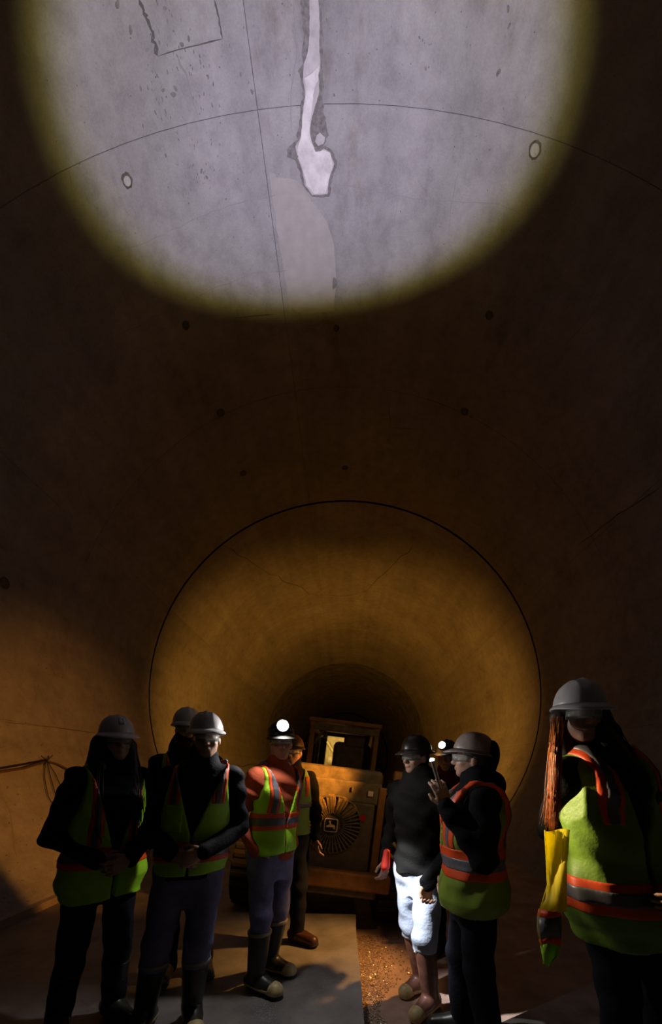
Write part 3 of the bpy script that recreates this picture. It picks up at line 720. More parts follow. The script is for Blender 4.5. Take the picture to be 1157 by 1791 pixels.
    def body(s, h=0.0068, skin=None):
        lo, hi = s.bounds(); lo[2] = -.01; hi[2] = max(hi[2], s.hc[2] + .2); G = Grid(lo, hi, h); k = s.k
        s.torso(G, 0.0)
        for q in 'RL':
            G.cone(s.hip[q], s.knee[q], .080 * k, .056 * k, .03); G.cone(s.knee[q], s.ank[q], .054 * k, .038 * k, .02)
            a = rad(s.feet[q][2]); fd = np.array([math.sin(a), -math.cos(a), 0]); G.cone(s.ank[q] - (0, 0, .035), s.ank[q] + fd * .14 - (0, 0, .055), .036, .026, .02)
            e, w_, d, c, _ = s.arm[q]; G.cone(s.sh[q], e, .052 * k, .040 * k, .03); G.cone(e, w_, .040 * k, .027 * k, .015); G.cone(w_ - d * .01, w_ + d * .03, .027 * k, .024 * k, .01)
            s.hand(G, q)
        G.cone(s.neck, s.hp((0, .015, -.04)), .058 * k, .055 * k, .02)
        E = lambda c, r, kk=.02, sub=False: G.ell(s.hp(c), np.array(r) * k * .86, s.HM, kk, sub)
        E((0, .012, .035), (.076, .096, .092)); E((0, -.028, -.045), (.060, .066, .074), .03); E((0, -.062, -.098), (.030, .024, .022), .02)
        E((0, -.078, .022), (.058, .020, .016), .015)
        for sx in (-1, 1):
            E((sx * .032, -.100, .000), (.020, .014, .013), .012, True); E((sx * .032, -.079, .000), (.014, .013, .013), .003)
            E((sx * .078, .012, -.012), (.010, .020, .032), .006); E((sx * .042, -.062, -.032), (.020, .022, .018), .015)
        G.cone(s.hp((0, -.090, .008)), s.hp((0, -.112, -.030)), .009 * k, .014 * k, .010)
        for sx in (-1, 1): G.cone(s.hp((sx * .010, -.100, -.034)), s.hp((sx * .010, -.098, -.034)), .010 * k, None, .006)
        E((0, -.092, -.060), (.024, .011, .0065), .004); E((0, -.090, -.071), (.021, .011, .007), .004)
        return grid_mesh('body', G, skin or M_SKIN, s.root)
    def folds(s, G, amp, f=38, seed=0):
        X, Y, Z = G.pts(); r = np.random.RandomState(seed); p = r.rand(6) * 6
        G.D += (amp * (np.sin(f * Z + 9 * X + 5 * np.sin(9 * Y + p[0]) + p[1]) * np.sin(13 * X + 7 * Z + p[2]) + .6 * np.sin(f * .55 * Z - 14 * Y + p[3] + 2 * np.sin(16 * X + p[4])))).astype(np.float32)
    def jacket(s, m, off=.024, sleeve=1.0, hem=.84, hood=False, collar=.012, name='jacket', folds=.0065, cuff=0.0):
        sleeve *= .5 + .5 * s.g
        lo, hi = s.bounds(.1); lo[2] = hem * s.k - .05; G = Grid(lo, hi, .009); k = s.k
        s.torso(G, off, hem, 1.545)
        for q in 'RL':
            e, w_, d, c, _ = s.arm[q]; wr = w_ - unit(w_ - e) * (.005 + cuff)
            G.cone(s.sh[q], e, .078 * k * sleeve, .062 * k * sleeve, .035); G.cone(e, wr, .062 * k * sleeve, .046 * k * sleeve, .02)
        s.folds(G, folds, 55, int(abs(s.lean[0]) * 1000) + int(s.H * 100))
        if collar: G.cone(s.neck + (0, .0, -.01), s.neck + (0, -.012, .055), .072 * k + collar, .066 * k + collar, .02)
        if hood:
            G.ell(s.neck + np.array((0, .085, -.01)), (.125, .075, .085), None, .03); G.cone(s.neck + (-.06, .0, .02), s.neck + (.06, 0, .02), .06, .06, .03)
        o = grid_mesh(name, G, m, s.root); s.GJ = G
        return o
    def trousers(s, m, loose=1.0, top=.96, tuck=None, name='trousers', folds=.0035, bag=0.0):
        lo, hi = s.bounds(.1); hi[2] = top * s.k + .04; lo[2] = 0.0
        G = Grid(lo, hi, .009); k = s.k
        s.torso(G, .012, .71, top)
        for q in 'RL':
            kn, an = s.knee[q], s.ank[q]
            end = an + (0, 0, -.02) if tuck is None else lerp(an, kn, max(0, (tuck - an[2]) / (kn[2] - an[2])))
            G.cone(s.hip[q], kn, .102 * k * loose, .076 * k * loose, .03)
            t = 1 if tuck is None else .6
            G.cone(kn, end, .076 * k * loose, (.064 * k * loose if tuck is None else .071 * k * loose + bag), .02)
        s.folds(G, folds, 40, 5 + int(s.H * 100))
        X, Y, Z = G.pts(); G.D = np.maximum(G.D, Z - top * k) 
        if tuck is not None: G.D = np.maximum(G.D, (tuck - .015) - Z)
        else: G.D = np.maximum(G.D, .03 - Z)
        return grid_mesh(name, G, m, s.root)
    def boot(s, q, m, top=.36, cap=None, name='rubber_boot', trim=None, sole=None):
        a = rad(s.feet[q][2]); fd = np.array([math.sin(a), -math.cos(a), 0]); an, kn = s.ank[q], s.knee[q]
        base = np.array([an[0], an[1], 0]); heel = base - fd * .045; toe = base + fd * .17
        tp = lerp(an, kn, (top - an[2]) / (kn[2] - an[2])) if top > an[2] else an + (0, 0, .03)
        P = np.array([heel, toe, tp, an]); G = Grid(P.min(0) - .11, P.max(0) + (.11, .11, .07), .0075)
        if top > .2: G.cone(an + (0, 0, .02), tp, .057, .073, .02)
        else: G.cone(an, tp, .05, .05, .02)
        G.cone(heel + (0, 0, .062), base + fd * .06 + (0, 0, .062), .050, .052, .03); G.cone(base + fd * .04 + (0, 0, .07), toe + (0, 0, .045), .050, .045, .02)
        X, Y, Z = G.pts(); full = G.D.copy(); body_ = np.maximum(np.maximum(full, .022 - Z), Z - tp[2])
        bt = grid_mesh(name, G, m, s.root, body_)
        fwd = (X - base[0]) * fd[0] + (Y - base[1]) * fd[1]
        so = np.maximum(np.maximum(full - .007, Z - .032), .0005 - Z)
        grid_mesh('sole', G, sole or M_SOLE, bt, so)
        if cap:
            lim = np.maximum(np.maximum(full - .005, .02 - Z), .135 + .35 * (Z - .05) - fwd); grid_mesh('toe_cap', G, cap, bt, np.maximum(lim, Z - .14))
            grid_mesh('foxing_band', G, cap, bt, np.maximum(np.maximum(full - .0035, .028 - Z), Z - .052))
        if trim:
            grid_mesh('top_band', G, trim, bt, np.maximum(np.maximum(full - .005, tp[2] - .022 - Z), Z - tp[2] - .003))
        return bt
    def vest(s, m, off=.046, hem=.80, vz=1.08, vw=.115, wide=.17, bands=((.93, 1.05, 'orange'), (.962, 1.018, 'silver')), vert=((.095, .032, 'orange'), (.095, .016, 'silver')), vert_z=(1.05, 1.6), open_w=0.006, name='hi_vis_vest', folds=.004, shift=0.0, lip=0.0, pocket=None):
        lo, hi = s.bounds(.1); lo[2] = hem * s.k - .06; lo[0] = max(lo[0], -.36 + min(0, s.lean[0])); hi[0] = min(hi[0], .36 + max(0, s.lean[0])); hi[2] = s.neck[2] + .12
        G = Grid(lo, hi, .008); k = s.k; s.torso(G, off, hem, 1.50, .02)
        s.folds(G, folds, 26, 11 + int(s.H * 100))
        X, Y, Z = G.pts(); lx = s.lean[0] * Z / s.H; ly = s.lean[1] * Z / s.H; x = X - lx; y = Y - ly; z = Z / k
        if lip: G.D = G.D - np.clip((1.05 - z) / .25, 0, 1).astype(np.float32) * lip
        wz = np.interp(np.broadcast_to(z, (1, 1, z.shape[2])), [0.7, 0.98, 1.12, 1.26, 1.38, 1.6], [.4, .30, .235, wide + .02, wide, wide - .01]) * k * s.g
        cut = np.maximum(np.abs(x) - wz, -100)
        front = y - .0                                    # negative in front
        vline = np.where(z > vz, vw * np.clip((z - vz) / (1.47 - vz), 0, 1) + open_w, open_w) * k
        vcut = np.minimum(vline - np.abs(x - shift), -y + .0) # positive inside the opening
        ncut = .085 * k - np.sqrt(x ** 2 + (y - .01) ** 2); ncut = np.minimum(ncut, (z - 1.44) * k)
        hemz = hem * k + .012 * np.sin(14 * x + 1) + .01 * np.sin(9 * y)
        lim = np.maximum(np.maximum(cut, vcut), np.maximum(ncut, hemz - Z))
        full = G.D
        vo = grid_mesh(name, G, m, s.root, np.maximum(full, lim).astype(np.float32))
        for (z0, z1, mm) in bands:
            lay = .0035 if mm == 'orange' else .0065
            grid_mesh('%s_band' % mm, G, MIX_ST[mm], vo, np.maximum(np.maximum(full - lay, lim), np.maximum(z0 * k - Z, Z - z1 * k)).astype(np.float32))
        for (xc, hw, mm) in vert:
            lay = .0042 if mm == 'orange' else .0072
            for sg in (-1, 1):
                grid_mesh('%s_stripe' % mm, G, MIX_ST[mm], vo, np.maximum(np.maximum(full - lay, lim), np.maximum(np.abs(x - sg * xc * k) - hw * k, np.maximum(vert_z[0] * k - Z, Z - vert_z[1] * k))).astype(np.float32))
        if pocket:
            px_, pz0, pz1, hw = pocket
            po = np.maximum(np.maximum(full - .009, lim), np.maximum(np.abs(x - px_ * k) - hw * k, np.maximum(np.maximum(pz0 * k - Z, Z - pz1 * k), y)))
            grid_mesh('pocket', G, m, vo, po.astype(np.float32))
        return vo
    def hat(s, m, peak=.055, rim=.012, back=0.0, ridges=True, tilt=0, name='hard_hat', logo=False, raise_=0.0, fwd=0.0):
        root = None; V = []; F = []; nu, nv = 48, 14; a, b, hh = .106, .132, .126
        def P(u, v):                                       # v 0 rim .. 1 crown
            ph = v * math.pi / 2; c, sn = math.cos(ph) ** .82, math.sin(ph)
            x = a * math.sin(u) * c; y = -b * math.cos(u) * c; z = hh * sn
            if ridges:
                rg = max(0, 1 - abs(abs(x) - .0) / .018) * .007 + max(0, 1 - abs(abs(x) - .040) / .010) * .004; z += rg * min(1, sn * 1.6)
            return x, y, z
        for j in range(nv):
            for i in range(nu): V.append(P(2 * math.pi * i / nu, j / nv))
        V.append(P(0, 1)); top = len(V) - 1
        for j in range(nv - 1):
            for i in range(nu): F.append((j * nu + i, j * nu + (i + 1) % nu, (j + 1) * nu + (i + 1) % nu, (j + 1) * nu + i))
        for i in range(nu): F.append(((nv - 1) * nu + i, (nv - 1) * nu + (i + 1) % nu, top))
        T = Matrix.Rotation(rad(tilt), 3, 'X')
        def tr(p): q = T @ Vector(p); return s.hp((q.x, q.y + .008 - fwd, q.z + .050 + raise_))
        o = mesh_obj(name, [tr(p) for p in V], F, m, s.root, True); md = o.modifiers.new('shell', 'SOLIDIFY'); md.thickness = .004; md.offset = -1
        V = []; F = []
        for i in range(nu):
            u = 2 * math.pi * i / nu; f = max(0, math.cos(u)); ext = rim + peak * f ** 1.6 + back * max(0, -math.cos(u)) ** 2
            x, y, z = P(u, 0); n = Vector((math.sin(u) / a, -math.cos(u) / b)).normalized()
            dz = -.010 - .018 * (f ** 2)
            V += [(x - n.x * .002, y - n.y * .002, .008), (x + n.x * ext, y + n.y * ext, dz), (x + n.x * ext, y + n.y * ext, dz - .006), (x - n.x * .006, y - n.y * .006, -.004)]
        for i in range(nu):
            j = (i + 1) % nu
            for q in range(4): F.append((4 * i + q, 4 * j + q, 4 * j + (q + 1) % 4, 4 * i + (q + 1) % 4))
        mesh_obj('brim', [tr(p) for p in V], F, m, o, True)
        if logo:
            c = [P(.0 + du, vv) for du, vv in ((-.17, .30), (.17, .30), (.17, .56), (-.17, .56))]; c = [(x * 1.02, y * 1.025 - .002, z) for x, y, z in c]
            mesh_obj('logo', [tr(p) for p in c], [(0, 1, 2, 3)], mat('hat_logo_grey', (0.16, 0.16, 0.18), .5), o)
            c2 = [((x - 0) * .55, y - .003, z + .006) for x, y, z in c]; zc = sum(p[2] for p in c2) / 4; c2 = [(x, y, zc + (z - zc) * .45) for x, y, z in c2]
            mesh_obj('logo_mark', [tr(p) for p in c2], [(0, 1, 2, 3)], M_HATW, o)
        s.hat_tr = tr; s.hatP = P
        return o
    def headlamp(s, lens_m, r=.030, z=.052, u=0.0):
        x, y, z0 = s.hatP(u, .33); n = np.array([math.sin(u), -math.cos(u), .12]); n = unit(n)
        p0 = np.array(s.hat_tr((x, y, z0))); d = s.HM @ n
        hl = cyl_obj('headlamp', p0 - d * .004, p0 + d * .030, r * 1.15, M_STRAP, s.root, n=24)
        cyl_obj('lens', p0 + d * .030, p0 + d * .036, r, lens_m, hl, r2=r * .9, n=24)
        V = []; F = []; nn = 40
        for i in range(nn):
            uu = 2 * math.pi * i / nn
            for v in (.22, .34): q = s.hatP(uu, v); V.append(s.hat_tr((q[0] * 1.03, q[1] * 1.03, q[2])))
        for i in range(nn): j = (i + 1) % nn; F.append((2 * i, 2 * j, 2 * j + 1, 2 * i + 1))
        bd = mesh_obj('lamp_strap', V, F, M_STRAP, hl, True); bd.modifiers.new('t', 'SOLIDIFY').thickness = .003
        bpy.context.view_layer.update()
        s.lens_pos = s.root.matrix_world @ Vector(p0 + d * .075); s.lens_dir = (s.root.matrix_world.to_3x3() @ Vector(d)).normalized()
        return hl
    def glasses(s):
        V = []; F = []; n = 20
        for i in range(n + 1):
            a = rad(-80 + 160 * i / n); r = .098 + .012 * math.cos(a)
            gap = .010 * max(0, 1 - abs(a) / .22)
            for zz, ex in ((.024, .004), (-.020 + gap, 0)): V.append(s.hp((.080 * math.sin(a) , -.012 - r * math.cos(a) - ex, zz)))
        for i in range(n): F.append((2 * i, 2 * i + 1, 2 * i + 3, 2 * i + 2))
        o = mesh_obj('safety_glasses', V, F, M_GLASS, s.root, True); o.modifiers.new('t', 'SOLIDIFY').thickness = .0025
        for sx in (-1, 1): tube_obj('temple_arm', [s.hp((sx * .079, -.03, .012)), s.hp((sx * .083, .0, .010)), s.hp((sx * .084, .03, .0))], .003, M_STRAP, o)
        return o
    def strands(s, m, roots, n, r=.0035, name='hair', seed=1, parent=None):
        """locks of hair: each (start, mid, end, spread)"""
        rg = random.Random(seed); V = []; F = []
        for (p0, p1, p2, sp) in roots:
            for _ in range(n):
                j0 = np.array([rg.gauss(0, sp) for _ in range(3)]); j1 = np.array([rg.gauss(0, sp * 1.2) for _ in range(3)]); j2 = np.array([rg.gauss(0, sp * 1.3) for _ in range(3)]) * (1, 1, 1.8)
                a, b, c = np.array(p0) + j0 * .6, np.array(p1) + j1 * .5 + j0 * .5, np.array(p2) + j2 * .5 + j1 * .5
                pts = [((1 - t) ** 2) * a + 2 * t * (1 - t) * (2 * b - .5 * a - .5 * c) + t * t * c for t in np.linspace(0, 1, 12)]
                v, f = tube_geo(pts, r * rg.uniform(.6, 1.2), 4, lambda t: 1 - .75 * t ** 2); b0 = len(V); V += v; F += [tuple(b0 + i for i in q) for q in f]
        return mesh_obj(name, V, F, m, parent or s.root, True)
    def hair_cap(s, m, locks=(), name='hair', short=True):
        P = [s.hc] + [np.array(q) for l in locks for q in l[:2]]; P = np.array(P); G = Grid(P.min(0) - .17, P.max(0) + .17, .009); k = s.k
        G.ell(s.hp((0, .022, .040)), np.array((.083, .100, .092)) * k * .88, s.HM, .02)
        if short: G.ell(s.hp((0, .055, -.02)), np.array((.074, .055, .06)) * k * .88, s.HM, .02)
        G.ell(s.hp((0, -.085, -.035)), np.array((.066, .075, .085)) * k * .88, s.HM, .01, True)
        for (a, b, r1, r2) in locks: G.cone(a, b, r1, r2, .035)
        X, Y, Z = G.pts(); G.D += (.0025 * np.sin(170 * X + 40 * np.sin(4 * Z)) * np.sin(150 * Y + 3)).astype(np.float32)
        return grid_mesh(name, G, m, s.root)

# ------------------------------------------------------------------ the visitors
def lw(dx, dy, yaw):                       # a lean given in world directions, in the figure's own frame
    c, s_ = math.cos(rad(yaw)), math.sin(rad(yaw)); return (dx * c + dy * s_, -dx * s_ + dy * c)
CLASP = {'R': ((-.265, .03, 1.12), (-.085, -.205, 1.02), (.75, -.3, -.25), .7, (.2, .9, 0)), 'L': ((.265, .03, 1.12), (.085, -.215, 1.03), (-.75, -.3, -.25), .7, (-.2, .9, 0))}
POCKET = {'R': ((-.268, .085, 1.12), (-.172, -.035, .925), (.55, .0, -.85), .3, (.9, 0, .2)), 'L': ((.268, .085, 1.12), (.172, -.035, .925), (-.55, .0, -.85), .3, (-.9, 0, .2))}

# woman at the far left
P = Person('person with long dark hair in white hard hat and lime vest at far left', (-1.44, 2.24, 0), 48, 1.71, lw(.17, 0, 48), head_yaw=-5, arms={'R': ((-.27, .09, 1.10), (-.09, -.17, .98), (.8, -.25, -.2), .7, (.2, .9, 0)), 'L': ((.25, -.02, 1.12), (.06, -.23, .98), (-.8, -.2, -.3), .7, (-.2, .9, 0))}, feet={'R': (-.13, .02, -10), 'L': (.12, -.05, 10)}, girth=.86)
P.body(); P.jacket(M_JACK, .028, 1.08, hem=.80, collar=.018); P.trousers(M_DPAN, .98); 
for q in 'RL': P.boot(q, M_BOOT, .34)
P.vest(M_LIMEV, hem=.76, vz=1.0, vw=.13, off=.055, lip=.03, open_w=.012, shift=.01, folds=.007)
hpL, hpR = P.hp((.085, .02, -.02)), P.hp((-.085, .03, -.02))
P.hair_cap(M_HAIRD, [(hpL, P.sh['L'] + (-.07, -.10, -.14), .035, .05), (hpR, P.sh['R'] + (.06, -.09, -.20), .045, .055), (P.hp((0, .08, 0)), P.neck + (0, .10, -.24), .07, .075), (P.hp((-.06, .06, -.02)), P.sh['R'] + (.05, .05, -.10), .06, .06)])
P.strands(M_HAIRD, [(hpR, P.sh['R'] + (.05, -.10, -.08), P.sh['R'] + (.06, -.13, -.30), .022), (hpL, P.sh['L'] + (-.06, -.11, -.05), P.sh['L'] + (-.06, -.14, -.26), .018)], 26, name='hair_strands')
P.hat(M_HATW, tilt=2, logo=True); P.glasses()

# bearded man half hidden at the back of the left group
P = Person('tall person in white hard hat and vest half hidden behind the clasped-hands person', (-1.12, 2.80, 0), 22, 1.84, lw(.02, 0, 22), head_yaw=8, girth=.88)
P.body(); P.jacket(M_JACK, .026, collar=.03, hood=True); P.trousers(M_DPAN)
for q in 'RL': P.boot(q, M_BOOT, .36)
P.vest(M_LIMEV, hem=.82); P.hair_cap(M_HAIRD, [(P.hp((-.05, -.05, -.09)), P.hp((.05, -.05, -.09)), .045, .045), (P.hp((0, -.08, -.11)), P.hp((0, -.07, -.13)), .035, .03)]); P.hat(M_HATW); P.glasses()

# man in jeans and knee boots with clasped hands
P = Person('person in white hard hat, lime vest and jeans with hands clasped at the waist', (-.975, 2.22, 0), 14, 1.725, lw(.225, 0, 14), head_yaw=4, arms=CLASP, feet={'R': (-.13, .0, -14), 'L': (.115, .0, 12)}, knees={'R': .04, 'L': .05}, girth=.88)
P.body(); P.jacket(M_NAVY, .022, 1.02, hem=.86, collar=.008); P.trousers(M_JEAN, 1.0, tuck=.36, bag=.004)
for q in 'RL': P.boot(q, M_BOOT, .385, cap=M_TAN, trim=mat('grey_boot_trim', (0.22, 0.21, 0.17), .6))
P.vest(M_LIMEV, hem=.885, vz=1.10, vw=.125, bands=((.955, 1.075, 'orange'), (.985, 1.045, 'silver')), vert=((.112, .034, 'orange'), (.112, .019, 'silver')), vert_z=(1.27, 1.6), pocket=(-.10, 1.12, 1.27, .045), folds=.005)
P.hair_cap(M_HAIRD); P.hat(M_HATW, peak=.045, rim=.014); P.glasses()

# man in the middle with the blazing headlamp
P = P4 = Person('person in rust long-sleeved shirt and lime vest wearing a blazing white headlamp', (-.56, 2.70, 0), 50, 1.735, lw(.13, -.02, 50), head_yaw=-36, arms=POCKET, feet={'R': (-.085, -.075, 8), 'L': (.125, .045, 14)}, knees={'R': .03, 'L': .04}, girth=.90)
P.body(); P.jacket(M_RUST, .016, .88, hem=.83, collar=.0, name='shirt'); P.trousers(M_JEAN, .94, tuck=.36)
for q in 'RL': P.boot(q, M_BOOT, .39, cap=M_TAN, trim=mat('grey_boot_trim', (0.22, 0.21, 0.17), .6))
P.vest(M_LIMEV, off=.034, hem=.90, vz=1.10, vw=.12, bands=((1.055, 1.165, 'orange'), (1.083, 1.138, 'silver')), vert=((.105, .034, 'orange'), (.105, .019, 'silver')), vert_z=(1.165, 1.6), folds=.006)
P.hair_cap(M_HAIRD); P.hat(M_HATD, peak=.04); P.headlamp(M_LAMPLENS, .036); P.glasses()
LP = P.lens_pos
spot('headlamp_hot_beam', LP, (0.37, 2.66, 0.68), 400, (0.94, 0.97, 1.0), 24, 1.0, 0.025, P.root)
spot('headlamp_spill', LP, (0.16, 1.40, 0.7), 24, (1.0, 0.94, 0.88), 166, 0.3, 0.025, P.root)
spot('headlamp_main_beam', LP, (0.78, 1.50, 1.28), 360, (1.0, 0.74, 0.42), 26, 0.8, 0.025, P.root)

# person behind him in the zipped vest
P = Person('person in zipped lime vest and dark trousers standing behind the headlamp wearer', (-.50, 3.32, 0), 16, 1.70, lw(.07, 0, 16), girth=.86, head_yaw=-28, feet={'R': (-.10, .0, -6), 'L': (.10, -.04, 40)})
P.body(); P.jacket(M_JACK, .018, .95, hem=.86); P.trousers(M_DPAN, .95)
for q in 'RL': P.boot(q, M_SHOE, .10, name='shoe')
P.vest(mat('dull_lime_vest', (0.17, 0.30, 0.05), .6, var=.12, scale=9), off=.034, hem=.93, vz=1.18, vw=.09, bands=((1.16, 1.205, 'silver'),), vert=((.12, .018, 'orange'),), vert_z=(1.25, 1.42), open_w=.012, folds=.003)
P.hair_cap(M_HAIRD); P.hat(M_HATO, peak=.05); P.glasses()

# man with the brightly lit pale jeans
P = Person('person in black hard hat and dark hoodie with brightly lit pale jeans', (.545, 2.80, LOWZ), -42, 1.83, lw(-.045, 0, -42), head_yaw=-12, arms={'R': ((-.30, .09, 1.12), (-.29, -.03, .90), (.2, -.25, -1), .7), 'L': ((.26, .02, 1.12), (.25, -.12, .92), (0, -.3, -1), .5)}, feet={'R': (-.08, .08, -10), 'L': (.10, -.10, -2)}, knees={'R': .05, 'L': .09}, girth=.92)
P.body(); P.jacket(M_CHAR, .026, 1.0, hem=.86, hood=True, collar=.016, folds=.007); P.trousers(M_JEAN2, 1.02, tuck=.43, bag=.006, folds=.006)
for q in 'RL': P.boot(q, M_BBOOT, .455, cap=M_TAN, sole=M_TAN)
b = box_obj('boot_label', tuple(lerp(P.ank['L'], P.knee['L'], .82) + np.array((-.035, -.062, 0))), (.028, .006, .045), M_WHITE, [c for c in P.root.children if c.name.startswith('rubber_boot')][1], .001)
# red glove tucked at the hip
Gv = Grid(P.arm['R'][1] + np.array((-.02, -.14, -.10)), P.arm['R'][1] + np.array((.16, .10, .14)), .007)
Gv.cone(P.arm['R'][1] + np.array((.055, -.05, .08)), P.arm['R'][1] + np.array((.05, -.06, -.02)), .024, .034, .02); Gv.cone(P.arm['R'][1] + np.array((.04, -.06, -.02)), P.arm['R'][1] + np.array((.035, -.07, -.06)), .016, .010, .01)
grid_mesh('red_glove', Gv, mat('red_glove_cloth', (0.60, 0.03, 0.015), .7), P.root)
P.hair_cap(M_HAIRD); P.hat(M_HATD, peak=.03, rim=.022, back=.01); P.glasses()

# the lamp wearer behind the pair
P = P7 = Person('person in dark red jacket and black hard hat with headlamp, hidden behind the right pair', (.89, 3.40, LOWZ), -38, 1.845, lw(-.02, 0, -38), head_yaw=14)
P.body(); P.jacket(M_DRED, .024, hood=False, collar=.016); P.trousers(M_DPAN)
for q in 'RL': P.boot(q, M_BOOT, .36)
P.hair_cap(M_HAIRD); P.hat(M_HATD, peak=.03, rim=.022); P.headlamp(M_LAMPLENS2, .028, u=-.15)
LP = P.lens_pos
spot('headlamp_side_beam', LP, (-4.3, 5.8, 1.1), 430, (1.0, 0.35, 0.04), 58, 0.9, 0.03, P.root)
spot('headlamp_spill', LP, (-.35, 4.3, 1.6), 7, (1.0, 0.55, 0.20), 160, 0.4, 0.03, P.root)
spot('headlamp_down_beam', LP, (-.12, 3.15, 0.0), 170, (1.0, 0.46, 0.10), 58, 0.9, 0.03, P.root)

# tall man raising his hand in the foreground of the right group
P = P8 = Person('person in black jacket and striped lime vest raising a small torch, seen from the side', (.735, 2.33, LOWZ), -96, 1.80, lw(.02, 0, -96), head_yaw=-6, head_pitch=-6, arms={'L': ((.235, .0, 1.115), (.165, -.18, 1.375), (-.03, -.28, .96), .45, (-.9, -.3, 0)), 'R': ((-.25, -.04, 1.10), (-.19, -.235, .86), (.1, -.12, -1), 1.1, (.9, .3, 0))}, feet={'R': (-.12, -.06, -5), 'L': (.12, .06, 8)}, girth=.99)
P.body(); P.jacket(M_JACK, .03, 1.12, hem=.84, hood=True, collar=.012); P.trousers(M_DPAN, 1.05)
for q in 'RL': P.boot(q, M_BOOT, .16, name='boot')
P.vest(M_DKV, off=.062, hem=.80, vz=1.1, wide=.15, bands=((.985, 1.145, 'orange'), (1.035, 1.095, 'silver')), vert=((.105, .05, 'orange'), (.105, .017, 'silver')), vert_z=(1.145, 1.6), lip=.02, folds=.008)
P.hair_cap(M_HAIRD); P.hat(M_HATR, peak=.045, rim=.016, tilt=-4); P.glasses()
em = P.hp((0, .09, .02)); Gh = Grid(em - .16, em + .16, .008); Gh.ell(P.hp((.02, .115, .03)), (.055, .05, .095), P.HM, .02); Gh.ell(P.hp((0, .10, -.07)), (.07, .05, .06), P.HM, .02)
grid_mesh('neck_shade', Gh, M_JACK, P.root)
bpy.context.view_layer.update()
hw = P.root.matrix_world @ Vector(P.arm['L'][1] + P.arm['L'][2] * .245); hd = (P.root.matrix_world.to_3x3() @ Vector(P.arm['L'][2])).normalized()
fl_ = empty('small_torch', hw); tag(fl_, 'small lit torch held up in the raised hand', 'torch')
hb = hw - hd * .10 
cyl_obj('torch_body', (-hd * .16)[:], (hd * .012)[:], .011, M_CHR, fl_)
bmx = bmesh.new(); bmesh.ops.create_uvsphere(bmx, u_segments=16, v_segments=10, radius=.0125); bmesh.ops.translate(bmx, verts=bmx.verts, vec=hd * .016); bm_obj('torch_bulb', bmx, M_LAMPLENS, fl_, True)
tp_ = hw + Vector((0, 0, .05))
oval_spot('torch_core_beam', tp_, 1080, (0.60, 0.585, 1.0), 0.97, 0.38, fl_)
oval_spot('torch_hot_beam', tp_, 620, (0.66, 0.62, 1.0), 0.80, 1.0, fl_, .05)
oval_spot('torch_fringe_beam', tp_, 520, (1.0, 0.84, 0.20), 1.045, 0.32, fl_)
oval_spot('torch_halo_beam', tp_, 16, (1.0, 0.62, 0.16), 1.45, 0.7, fl_)

# woman closest to the camera on the right
P = P9 = Person('person with long chestnut hair, white hard hat and open lime vest nearest at right', (1.285, 1.67, 0), 12, 1.775, lw(-.26, 0, 12), head_yaw=-16, head_off=(-.075, .02, 0), arms={'R': ((-.165, .17, 1.14), (-.02, .19, 1.0), (.8, .1, -.3), .7, (.2, .9, 0)), 'L': ((.29, .04, 1.10), (.08, -.22, .96), (-.75, -.3, -.2), .7, (-.2, .9, 0))}, girth=.92)
P.body(); P.jacket(M_JACK, .024, .92, hem=.78, collar=.012); P.trousers(M_DPAN, .98)
for q in 'RL': P.boot(q, M_BOOT, .34)
P.vest(M_SHADV, off=.056, hem=.74, vz=1.16, vw=.085, open_w=.012, shift=-.01, wide=.185, bands=((.86, .985, 'orange'), (.895, .955, 'silver')), vert=((.115, .034, 'orange'), (.115, .017, 'silver')), vert_z=(1.2, 1.6), lip=.04, folds=.007)
hR, hL = P.hp((-.088, .0, .0)), P.hp((.088, .0, .0))
def loc(px, py, d): return np.array(P.root.matrix_world.inverted() @ atd(px, py, d))
bpy.context.view_layer.update()
l0, l1, l2 = loc(973, 1258, 1.63), loc(970, 1350, 1.545), loc(967, 1452, 1.52)
P.hair_cap(M_HAIRD, [(P.hp((0, .08, 0)), P.neck + (0, .11, -.22), .075, .08), (hL, P.sh['L'] + (-.06, -.07, -.20), .045, .075), (P.hp((-.075, .03, 0)), P.sh['R'] + (.07, .03, -.05), .04, .05), (P.hp((.05, -.06, -.06)), P.sh['L'] + (-.09, -.12, -.10), .03, .06)])
P.strands(M_HAIRL, [(l0 + (.006, 0, 0), l1, l2, .0085), (l0 + (.012, 0, 0), l1 + (.012, 0, 0), lerp(l1, l2, .75) + (.016, 0, 0), .010), (l0 + (.004, .02, 0), l1 + (.004, .02, 0), lerp(l1, l2, .9) + (-.004, .02, 0), .011)], 85, r=.0018, name='hair_lock', seed=4)
P.strands(M_HAIRD, [(hL, P.sh['L'] + (-.09, -.06, .02), P.sh['L'] + (-.03, -.10, -.22), .02), (hL + (0, .04, 0), P.sh['L'] + (-.04, -.0, .04), P.sh['L'] + (.02, -.03, -.16), .02)], 40, r=.0022, name='hair_strands', seed=5)
P.hat(M_HATW, peak=.05, rim=.014, tilt=3); P.glasses()
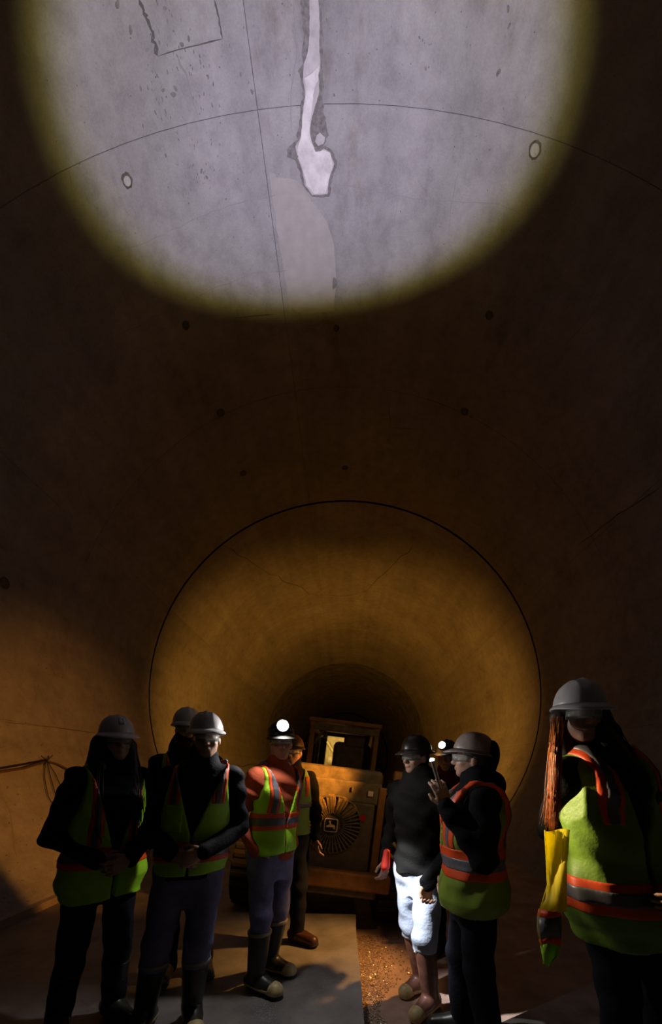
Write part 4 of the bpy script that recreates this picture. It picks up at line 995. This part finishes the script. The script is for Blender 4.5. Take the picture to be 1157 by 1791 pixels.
# the loose right panel of her vest hangs forward and catches the lamp
vo = [c for c in P.root.children if c.name.startswith('hi_vis_vest')][0]
def flap(name, rows, m, parent, th=.003):
    V = []; F = []; n = 7
    for (y, xl, xr, d) in rows:
        for i in range(n):
            t = i / (n - 1); V.append(loc(xl + (xr - xl) * t, y + 2.5 * math.sin(t * 5 + y * .07), d + .016 * math.sin(t * 4.6 + y * .021) - .03 * t))
    for j in range(len(rows) - 1):
        for i in range(n - 1): F.append((j * n + i, j * n + i + 1, (j + 1) * n + i + 1, (j + 1) * n + i))
    o = mesh_obj(name, V, F, m, parent, True); md = o.modifiers.new('t', 'SOLIDIFY'); md.thickness = th; return o
fp = flap('vest_panel', [(1452, 952, 996, 1.600), (1480, 953, 994, 1.590), (1505, 954, 992, 1.585), (1512, 956, 991, 1.580), (1545, 957, 990, 1.575), (1575, 953, 990, 1.570), (1594, 942, 990, 1.565)], M_LITV, P.root)
fp['label'] = 'loose front vest panel glowing yellow in the lamp light'
flap('orange_band', [(1592, 942, 979, 1.563), (1604, 939, 980, 1.562)], M_ORNG, fp)
flap('silver_band', [(1604, 939, 980, 1.562), (1625, 939, 981, 1.560), (1640, 942, 980, 1.560)], M_SILV, fp)
flap('orange_band', [(1640, 942, 980, 1.560), (1652, 945, 979, 1.560)], M_ORNG, fp)
flap('vest_tail', [(1652, 945, 979, 1.560), (1670, 948, 976, 1.560), (1688, 951, 962, 1.562)], M_LIMEV, fp)
for pts in ([(952, 1452), (955, 1500), (957, 1548), (944, 1590), (940, 1620), (948, 1660)], [(985, 1455), (982, 1510), (979, 1560), (981, 1600)], [(962, 1600), (957, 1645), (949, 1686)]):
    tube_obj('vest_piping', [loc(x, y, 1.550) for x, y in densify(pts, 12)], .0022, M_LITV, fp, 5)

# ------------------------------------------------------------------ cables and wires on the left wall
M_CABLE = mat('rusty_cable', (0.10, 0.055, 0.03), 0.7, var=.3, scale=30)
M_WIRE = mat('black_tie_wire', (0.012, 0.010, 0.008), 0.6)
cb = empty('service_cable', wallpt(80, 1331, .05)); tag(cb, 'pair of rusty cables slung along the left tunnel wall', 'cable')
ofs = -Vector(cb.location)
def wl(pts, ins=.05, sag=0): 
    P_ = [wallpt(x, y, ins) + ofs for x, y in densify(pts, 10)]; return P_
tube_obj('cable', wl([(-60, 1364), (0, 1350), (40, 1344), (82, 1331)]), .016, M_CABLE, cb)
tube_obj('cable', wl([(-60, 1356), (0, 1344), (40, 1337), (82, 1329)]), .012, M_WIRE, cb)
tube_obj('cable', wl([(82, 1331), (100, 1336), (128, 1350), (160, 1352), (200, 1360)]), .014, M_CABLE, cb)
for pts in ([(82, 1331), (72, 1322)], [(82, 1331), (92, 1321)], [(82, 1331), (76, 1338)], [(84, 1329), (85, 1322)]):
    tube_obj('tie_wire', wl(pts, .07), .006, M_WIRE, cb)
hw_ = empty('hanging_wires', wallpt(84, 1335, .03)); tag(hw_, 'thin black wires dangling from the cable knot on the left wall', 'wire')
ofs = -Vector(hw_.location)
for pts in ([(84, 1333), (96, 1352), (108, 1378), (112, 1400)], [(82, 1333), (90, 1365), (100, 1400), (106, 1420)], [(79, 1335), (78, 1360), (84, 1392), (98, 1418)]):
    tube_obj('wire', wl(pts, .03), .005, M_WIRE, hw_)
w2 = empty('loose_wire', wallpt(400, 1340, .04)); tag(w2, 'loose wire curling on the wall behind the rust-shirted person', 'wire')
ofs = -Vector(w2.location)
tube_obj('wire', wl([(396, 1342), (402, 1337), (410, 1338), (424, 1341), (440, 1336), (456, 1340)], .04), .010, M_CABLE, w2)
tube_obj('wire', wl([(424, 1358), (430, 1364), (436, 1372)], .04), .010, M_WIRE, w2)
# rubble by the right wall and an added stone, its pale colour standing for a lit spot
rs = random.Random(9)
st = mesh_obj('lit_spot_stone', [(x * .028 * rs.uniform(.7, 1.2), y * .024 * rs.uniform(.8, 1.2), z * .022 + .008) for x, y, z in ico], icf + [(6, 10, 9, 8, 7)], mat('lit_spot_pale', (0.75, 0.73, 0.68), .7, var=.1, scale=30))
st.location = floorpt(851, 1730, LOWZ) ; tag(st, 'small added stone, pale to show a lit spot, on the muddy floor behind the raised-hand person', 'stone')
